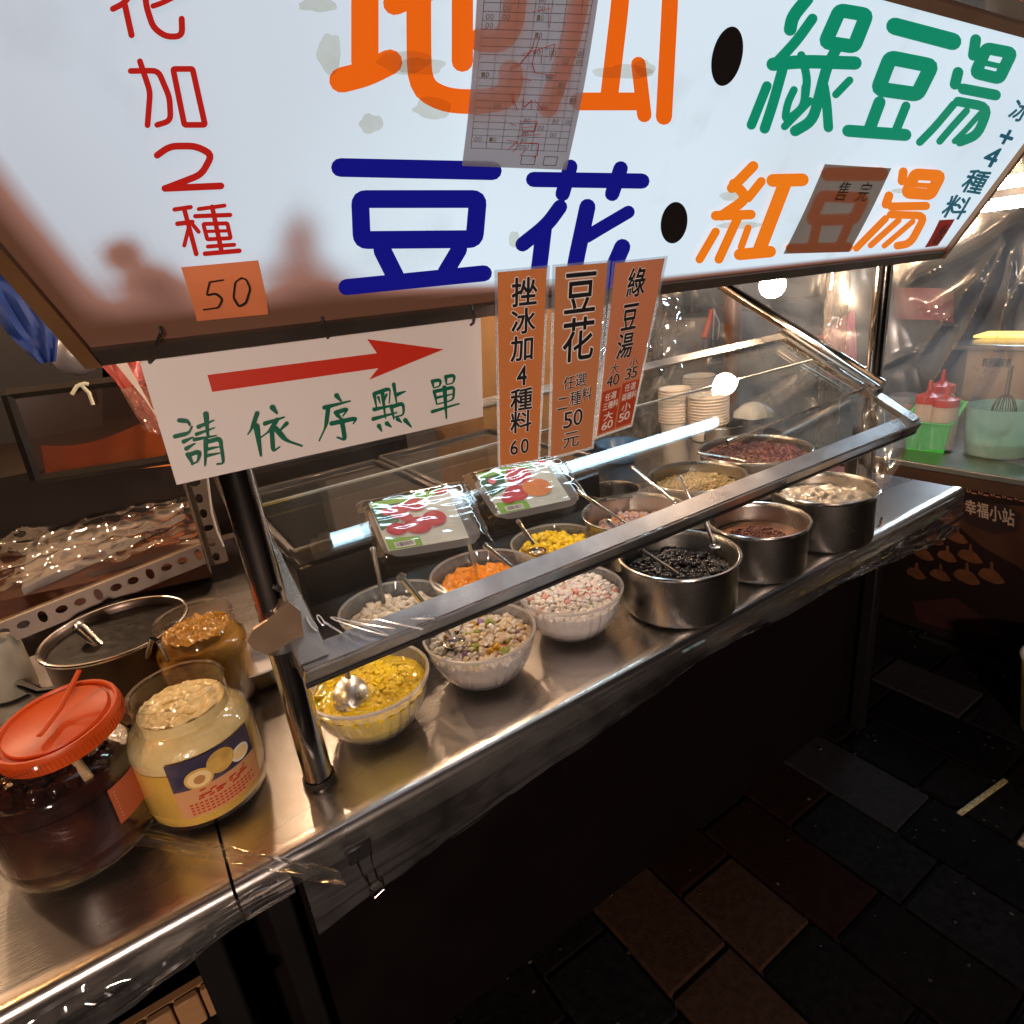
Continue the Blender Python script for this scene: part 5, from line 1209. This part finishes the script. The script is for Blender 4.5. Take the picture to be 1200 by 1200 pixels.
# ================================================================== NEIGHBOUR'S STALL
NX = 2.30; NZ = .672
ns = thing('neighbour_counter', 'grey steel counter of the next stall with a dark printed front', 'counter', (NX, .6, 0))
mb = MB(); mb.box((NX+.5, .9, NZ-.012), (1.0, 2.6, .024), ch=.004); link('top', mb, mat('next_steel', (.42,.44,.42), .35, .8, .4, 6, .1), ns)
mb = MB(); mb.box((NX+.018, .9, NZ-.045), (.03, 2.58, .04)); link('edge_rail', mb, mat('edge_brown', (.08,.045,.03), .4, .3), ns, smooth=False)
bprint = mat('banner_dark', (.010,.004,.004), .45, 0, .4, 5)
mb = MB(); mb.box((NX+.025, .9, .33), (.02, 2.56, .62)); link('banner', mb, bprint, ns, smooth=False)
def bn(px, py, h=0.0): return at_x(px, py, NX + .0145 - h)
def blob(pts, m_, name, h): mb = MB(); mb.add([bn(x, y, h) for x, y in pts], [list(range(len(pts)))]); link(name, mb, m_, ns, smooth=False)
tan = mat('banner_tan', (.045,.017,.008), .5, 0, .6, 9); tan2 = mat('banner_food', (.07,.028,.010), .5, 0, .6, 22, col2=(.15,.05,.02)); wprint = mat('banner_white', (.30,.23,.18), .5)
blob([(1105,585),(1280,600),(1280,680),(1200,668),(1150,640),(1118,612)], tan, 'printed_shape', .0006)
blob([(1128,596),(1140,588),(1180,592),(1197,604),(1192,622),(1165,626),(1134,614),(1126,605)], mat('banner_oval', (.018,.008,.008), .5), 'printed_oval', .0012)
mb = MB(); PB = Patch(bn(1131,584,.0018), bn(1190,598,.0018), bn(1190,618,.0018), bn(1131,601,.0018))
for i, ch in enumerate('幸福小站'): put_glyph(mb, PB, ch, i*.25, .0, .235+i*.25, 1.0, 0.0, .02)
link('lettering', mb, wprint, ns, smooth=False)
rr = random.Random(8)
for (x, y, sx, sy) in ((1095,632,11,6),(1122,630,12,6),(1083,650,11,6),(1110,652,11,6),(1137,652,14,7),(1074,672,11,6),(1102,674,12,6),(1133,676,15,8),(1162,675,15,8),(1112,608,12,7)):
    pts = [(x+sx*math.cos(a)*(1+.15*math.sin(3*a)), y+sy*math.sin(a)+ .35*sx*math.cos(a)) for a in [2*PI*k/16 for k in range(16)]]
    blob(pts, tan2, 'printed_cake', .001)
    blob([(x-1,y-sy*2.1),(x+2,y-sy*2.1),(x+3,y-2),(x-2,y-2)], tan2, 'printed_stick', .0014)
blob([(1070,705),(1120,700),(1150,722),(1178,746),(1120,740),(1075,728)], mat('banner_dim', (.03,.008,.007), .5, 0, .5, 14), 'printed_shape', .0008)
mb = MB()
for i in range(7): 
    for kk in (0,1): stroke(mb, lambda x, y, h: bn(x, y, h), [(1108+i*14, 572+i*2.2),(1112+i*14, 566+i*2.2),(1118+i*14, 568+i*2.2),(1120+i*14, 574+i*2.2)] if kk == 0 else [(1111+i*14, 573+i*2.2),(1116+i*14,574+i*2.2)], 1.6, .001)
o = link('printed_pattern', mb, mat('banner_pattern', (.30,.13,.08), .5), ns, smooth=False); o['kind'] = 'stuff'
def nz_(px, py, h): return at_z(px, py, NZ - CT + h)
# green basket with squeeze bottles
gp = mat('green_plastic', (.10,.80,.14), .35, 0, .2, 10)
q = [nz_(x, y, .005) for x, y in ((1062,525),(1106,530),(1122,505),(1080,500))]
gb = thing('green_basket', 'bright green plastic basket of squeeze bottles on the next counter', 'basket', q[0])
cq = sum(q, Vector())/4; hq = .11
for i in range(4):
    a, b_ = q[i], q[(i+1)%4]; A2 = cq + (a-cq)*1.22 + Vector((0,0,hq)); B2 = cq + (b_-cq)*1.22 + Vector((0,0,hq)); nn = (b_-a).cross(Vector((0,0,1))).normalized()*.004
    mb = MB(); mb.add([a, b_, B2, A2, a-nn, b_-nn, B2-nn, A2-nn], [(0,1,2,3),(7,6,5,4),(3,2,6,7),(0,4,5,1),(1,5,6,2),(0,3,7,4)]); link('side', mb, gp, gb, smooth=False)
    mb = MB(); mb.tube([A2, B2], .007, 8, flat=.6); link('rim', mb, gp, gb)
mb = MB(); mb.poly(q, .004, Vector((0,0,1))); link('bottom', mb, gp, gb, smooth=False)
for (x, y, lab) in ((1082,520,'squeeze bottle with red cap, nearer the far pole'),(1102,524,'squeeze bottle with red cap nearest the mint tub'),(1097,508,'rear squeeze bottle with red cap standing in the basket')):
    c = nz_(x, y, .01); k = depth(c)/724; t = thing('squeeze_bottle', lab, 'bottle', c, 'squeeze bottles in the green basket')
    mb = MB(); mb.lathe([(.001,0),(12*k,0),(13*k,3*k),(13*k,44*k),(11*k,50*k),(.001,50*k)], c, 28); link('bottle_body', mb, mat('bottle_pale', (.72,.60,.52), .35, 0, .2, 10), t)
    mb = MB(); mb.lathe([(13*k,49*k),(13*k,57*k),(7*k,59*k),(3*k,62*k),(1.6*k,74*k),(.001,74*k)], c, 28); link('cap', mb, mat('bottle_red', (.72,.06,.03), .35), t)
# mint tub with whisk
mint = clear('mint_plastic', (.72,.92,.80), .15, 1.6, milk=.6, milkcol=(.62,.92,.80), gmin=.02)
c = nz_(1168, 530, .003); k = depth(c)/724
t = thing('mint_tub', 'translucent mint green tub of batter with a whisk', 'tub', c)
mb = MB(); mb.lathe([(.001,0),(30*k,0),(32*k,3*k),(34*k,30*k),(35*k,56*k),(34*k,56*k),(31*k,4*k),(.001,.003)], c, 44); link('shell', mb, mint, t)
mb = MB(); mb.lathe([(.001,.005),(29*k,.005),(31.5*k,16*k),(.001,16.5*k)], c, 40); link('batter', mb, mat('batter', (.62,.66,.28), .4), t)
wk_ = thing('whisk', 'wire whisk standing in the mint tub', 'whisk', c)
for i in range(7):
    a = PI*i/7; top = c + Vector((.0,.02,95*k)); mb = MB(); R0 = 12*k
    mb.tube([c + Vector((R0*math.cos(a)*math.sin(s_), R0*math.sin(a)*math.sin(s_), 20*k + 48*k*(1-math.cos(s_))/2)) for s_ in [PI*j/8 for j in range(-8, 9)]], .0016, 5); link('loop', mb, dark_metal, wk_)
mb = MB(); mb.tube([c + Vector((0,0,66*k)), c + Vector((.03,.01,98*k))], .007, 10); link('handle', mb, dark_metal, wk_)
# steel cooker box with vents and yellow lit top
a, b_ = at_x(1125, 448, 2.95), at_x(1260, 515, 2.95)
ck = thing('steel_cooker', 'steel cooker box with a vent grille behind the mint tub', 'cooker', (2.95, a.y, NZ))
y0, y1 = at_x(1260,500,2.95).y, at_x(1120,500,2.95).y
bx_m = mat('cooker_tan', (.42,.30,.22), .45, .3, .3, 6)
mb = MB(); mb.box((3.12, (y0+y1)/2, NZ+.15), (.34, y1-y0, .30), ch=.006); link('body', mb, bx_m, ck)
mb = MB(); mb.box((3.10, (y0+y1)/2, NZ+.31), (.42, y1-y0+.06, .022), ch=.004); link('lid', mb, steel, ck)
for i in range(11):
    p = at_x(1150+i*3.0, 443+i*.4, 2.9475); mb = MB(); mb.box((2.9475, p.y, NZ+.245), (.005,.0045,.032)); link('vent_slot', mb, black, ck, smooth=False)
mb = MB(); p = at_x(1185, 412, 3.15); mb.box((3.1, p.y-.08, NZ+.333), (.14,.36,.010), ch=.003); link('heating_lamp', mb, lit('yellow_lamp', (1.0,.62,.12), 2.2), ck)
t = thing('orange_cup', 'glass of orange drink beside the green basket', 'cup', nz_(1060,505,0)); c = nz_(1056, 498, .003); k = depth(c)/724
mb = MB(); mb.lathe([(.001,0),(12*k,0),(15*k,36*k),(14*k,36*k),(11*k,2*k),(.001,2*k)], c, 30); link('wall', mb, tub_m, t)
mb = MB(); mb.lathe([(.001,2*k),(11*k,2*k),(13*k,22*k),(.001,22*k)], c, 30); link('drink', mb, mat('orange_drink', (.75,.22,.08), .3), t)
# back wall of neighbour with reddish banner, fluorescent lamps
mb = MB(); mb.box((5.2, 2.0, 1.2), (.1, 6, 2.4)); single('stall_back_cloth', mb, mat('cloth_dark', (.055,.045,.045), .8, 0, .5, 3, .3), 'dark cloth back wall of the neighbouring stall', 'cloth wall', smooth=False)
P = Patch(at_x(1048,335,4.6), at_x(1120,340,4.6), at_x(1120,378,4.6), at_x(1048,372,4.6)); mb = MB(); mb.grid(lambda u, v: P(u, v, .04*math.sin(u*7)), 20, 4); single('red_banner', mb, mat('faded_red', (.55,.14,.11), .7, 0, .5, 5), 'faded red banner far behind the plastic curtain', 'banner')
for (x0,y0_,x1,y1_,lab) in ((1098,250,1200,236,'lower cool fluorescent lamp over the neighbouring stall'),(1120,222,1200,212,'upper cool fluorescent lamp over the neighbouring stall')):
    p, q_ = at_x(x0, y0_, 3.1), at_x(x1+60, y1_-8, 3.1)
    p, q_ = Vector((3.1, p.y, (p.z+q_.z)/2)), Vector((3.1, q_.y, (p.z+q_.z)/2))
    t = thing('stall_lamp', lab, 'lamp', p, 'fluorescent lamps over the next stall')
    mb = MB(); mb.tube([p, q_], .018, 14); link('tube', mb, lit('cool_lamp', (.60,.82,1.0), 110), t)
    mb = MB(); mb.box((p+q_)/2 + Vector((0,0,.04)), (.06, (p-q_).length+.06, .03)); link('fitting', mb, paper_w, t, smooth=False)
# awning edge above the sign
mb = MB(); aw = [sp(-.3,.395,-.03), sp(1.75,.395,-.03), sp(1.75,.62,-.10), sp(-.3,.62,-.10)]
mb.poly(aw, .02, SN); single('awning_board', mb, mat('copper_board', (.62,.30,.12), .32, .25, .6, 7, .2, col2=(.26,.10,.04)), 'copper brown awning board above the sign', 'awning', smooth=False)
# unseen pale cloth overhead, added so the counter steel reflects warm light
mb = MB(); mb.grid(lambda u, v: Vector((-1.6+3.6*u, 1.50+1.75*v, CT+1.34 + .05*math.sin(u*9) + .03*math.sin(v*7))), 40, 24); single('bounce_canopy', mb, mat('bounce_cloth', (.84,.70,.56), .8, 0, .3, 2), 'unseen pale cloth overhead, added to reflect warm light into the counter', 'bounce_canopy')

# ================================================================== GROUND
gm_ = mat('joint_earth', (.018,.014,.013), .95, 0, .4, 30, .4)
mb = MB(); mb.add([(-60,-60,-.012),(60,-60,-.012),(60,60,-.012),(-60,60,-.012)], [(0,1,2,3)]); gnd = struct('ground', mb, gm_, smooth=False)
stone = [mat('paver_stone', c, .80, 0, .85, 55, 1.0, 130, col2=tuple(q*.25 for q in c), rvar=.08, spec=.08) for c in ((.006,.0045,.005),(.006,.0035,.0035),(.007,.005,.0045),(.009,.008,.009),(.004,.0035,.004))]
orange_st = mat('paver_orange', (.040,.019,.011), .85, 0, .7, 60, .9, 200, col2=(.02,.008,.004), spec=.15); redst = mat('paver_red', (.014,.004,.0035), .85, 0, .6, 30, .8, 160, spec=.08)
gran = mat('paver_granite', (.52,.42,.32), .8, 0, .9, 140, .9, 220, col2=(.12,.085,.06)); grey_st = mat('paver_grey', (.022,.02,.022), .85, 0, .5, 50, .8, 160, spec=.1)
rr = random.Random(12); Wd = .186; Ld = .372
special = [(at_z(870,1110,-CT), orange_st), (at_z(885,1175,-CT), orange_st), (at_z(790,1160,-CT), orange_st), (at_z(1190,985,-CT), gran), (at_z(1005,912,-CT), grey_st), (at_z(850,1055,-CT), grey_st), (at_z(1108,812,-CT), grey_st), (at_z(905,925,-CT), redst), (at_z(800,1030,-CT), redst), (at_z(870,975,-CT), redst), (at_z(760,1080,-CT), redst)]
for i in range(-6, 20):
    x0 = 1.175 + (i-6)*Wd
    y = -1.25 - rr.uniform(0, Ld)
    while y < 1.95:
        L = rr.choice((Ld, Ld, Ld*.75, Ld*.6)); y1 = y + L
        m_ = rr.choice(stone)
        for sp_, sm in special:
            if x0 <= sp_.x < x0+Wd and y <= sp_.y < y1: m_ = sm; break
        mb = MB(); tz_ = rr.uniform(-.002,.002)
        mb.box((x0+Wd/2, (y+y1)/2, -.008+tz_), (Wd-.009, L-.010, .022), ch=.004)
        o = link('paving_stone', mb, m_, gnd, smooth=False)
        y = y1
mb = MB(); rg = random.Random(77)
for i in range(420):
    x_, y_ = rg.uniform(.2, 3.0), rg.uniform(-.3, 1.3); s_ = rg.uniform(.0012, .0045)
    mb.ball((x_, y_, .004 + s_*.3), s_, rg.choice((0,0,1)), (rg.uniform(.7,1.6), rg.uniform(.7,1.4), .5), 6, 4)
single('grit', mb, [mat('grit_dark', (.02,.016,.014), .8), mat('grit_pale', (.07,.055,.045), .8)], 'scattered grit and crumbs on the dark pavers', 'grit', kind='stuff')
mb = MB(); a, b_ = at_z(1124, 954, -CT+.006), at_z(1179, 914, -CT+.006); d = (b_-a).normalized(); mb.box((a+b_)/2, ((b_-a).length, .014, .006), (d, Vector((-d.y, d.x, 0)), Vector((0,0,1))), ch=.002)
single('brass_strip', mb, mat('gold_grit', (.62,.50,.26), .5, .2, .9, 180, .6, col2=(.2,.14,.05)), 'short gritty gold strip lying on the dark pavers', 'metal strip')
t = thing('yellow_pail', 'yellow pail rim showing at the foot of the dark banner', 'pail', at_z(1230,745,-CT)); c = at_x(1270, 745, 2.05); c.z = .005
mb = MB(); mb.lathe([(.001,0),(.09,0),(.12,.24),(.115,.24),(.085,.004),(.001,.004)], c, 36); link('pail_wall', mb, mat('pail_yellow', (.70,.60,.16), .4), t)
mb = MB(); mb.tube([c + Vector((.12*math.cos(2*PI*k/32), .12*math.sin(2*PI*k/32), .24)) for k in range(33)], .005, 8, caps=False); link('rim', mb, paper_w, t)

# ================================================================== FILM AND CLIP ON THE COUNTER EDGE
def skirtf(X0, X1, drop, seed):
    def f(u, v):
        X = X0 + (X1-X0)*u
        dz = drop*(.75+.35*math.sin(u*5+seed)+.2*noise.noise(Vector((u*6,0,seed))))
        y = .6215 - .006*math.sin(v*PI) - .008*max(0, ridge((u*1.4 - v*.5, v*2.2, seed), 2.4)) - .003*ridge((u*14+v*3, v*3, seed), 1)
        return Vector((X, y, CT - .005 - dz*v))
    return f
mb = MB(); mb.grid(skirtf(.03, 1.66, .105, 2), 220, 22); single('edge_film', mb, crinkle_m, 'strip of clear film hanging off the counter front edge', 'plastic film')
mb = MB(); mb.grid(skirtf(-.80, .02, .06, 5), 80, 16); single('edge_film', mb, crinkle_m, 'short film strip hanging below the side counter edge', 'plastic film')
def sag(u, v):
    A, B_ = at_z(30, 955, .012), at_z(400, 1030, .006); w_ = .05
    p = A*(1-u)+B_*u + Vector((-.1,1,0))*w_*(v-.5)*(1-.4*u); return p + Vector((0,0,.012*math.exp(-((v-.5)/.13)**2)*(.6+.4*math.sin(u*9)) + .004*ridge((u*4, v*3, 2), 1.5)))
mb = MB(); mb.grid(sag, 90, 30); single('film_strand', mb, crinkle_m, 'twisted clear film strand lying across the side counter', 'plastic film')
cp = at_y(432, 1000, .612)
t = thing('binder_clip', 'black binder clip with wire handles under the counter edge', 'clip', cp)
p0 = at_y(418, 990, .617); mb = MB(); mb.box(p0 + Vector((0,-.003,-.008)), (.034,.010,.026), ch=.003); link('clip_body', mb, black, t)
wp = [(417,1008),(425,1025),(433,1038),(434,1048),(439,1052),(450,1042),(448,1034),(441,1028),(436,1012),(432,995)]
mb = MB(); mb.tube([at_y(x, y, .606) for x, y in wp], .0011, 6); link('wire_handle', mb, mat('clip_wire', (.75,.68,.60), .25, 1), t)
# unseen warm lamp, added behind the viewer to light the tags and arrow board
t = thing('front_fill_lamp', 'unseen warm lamp added behind the viewer as front light', 'lamp', (-.9,-2.2,1.65))
mb = MB(); mb.ball((-.9,-2.2,1.60), .09, 0, (1,1,1), 20, 12); link('globe', mb, lit('front_fill_light', (1.0,.76,.62), 900), t)
mb = MB(); mb.lathe([(.03,.12),(.05,.10),(.15,.02),(.155,.02),(.055,.11),(.03,.13)], (-.9,-2.2,1.63), 30); link('shade', mb, dark_metal, t)
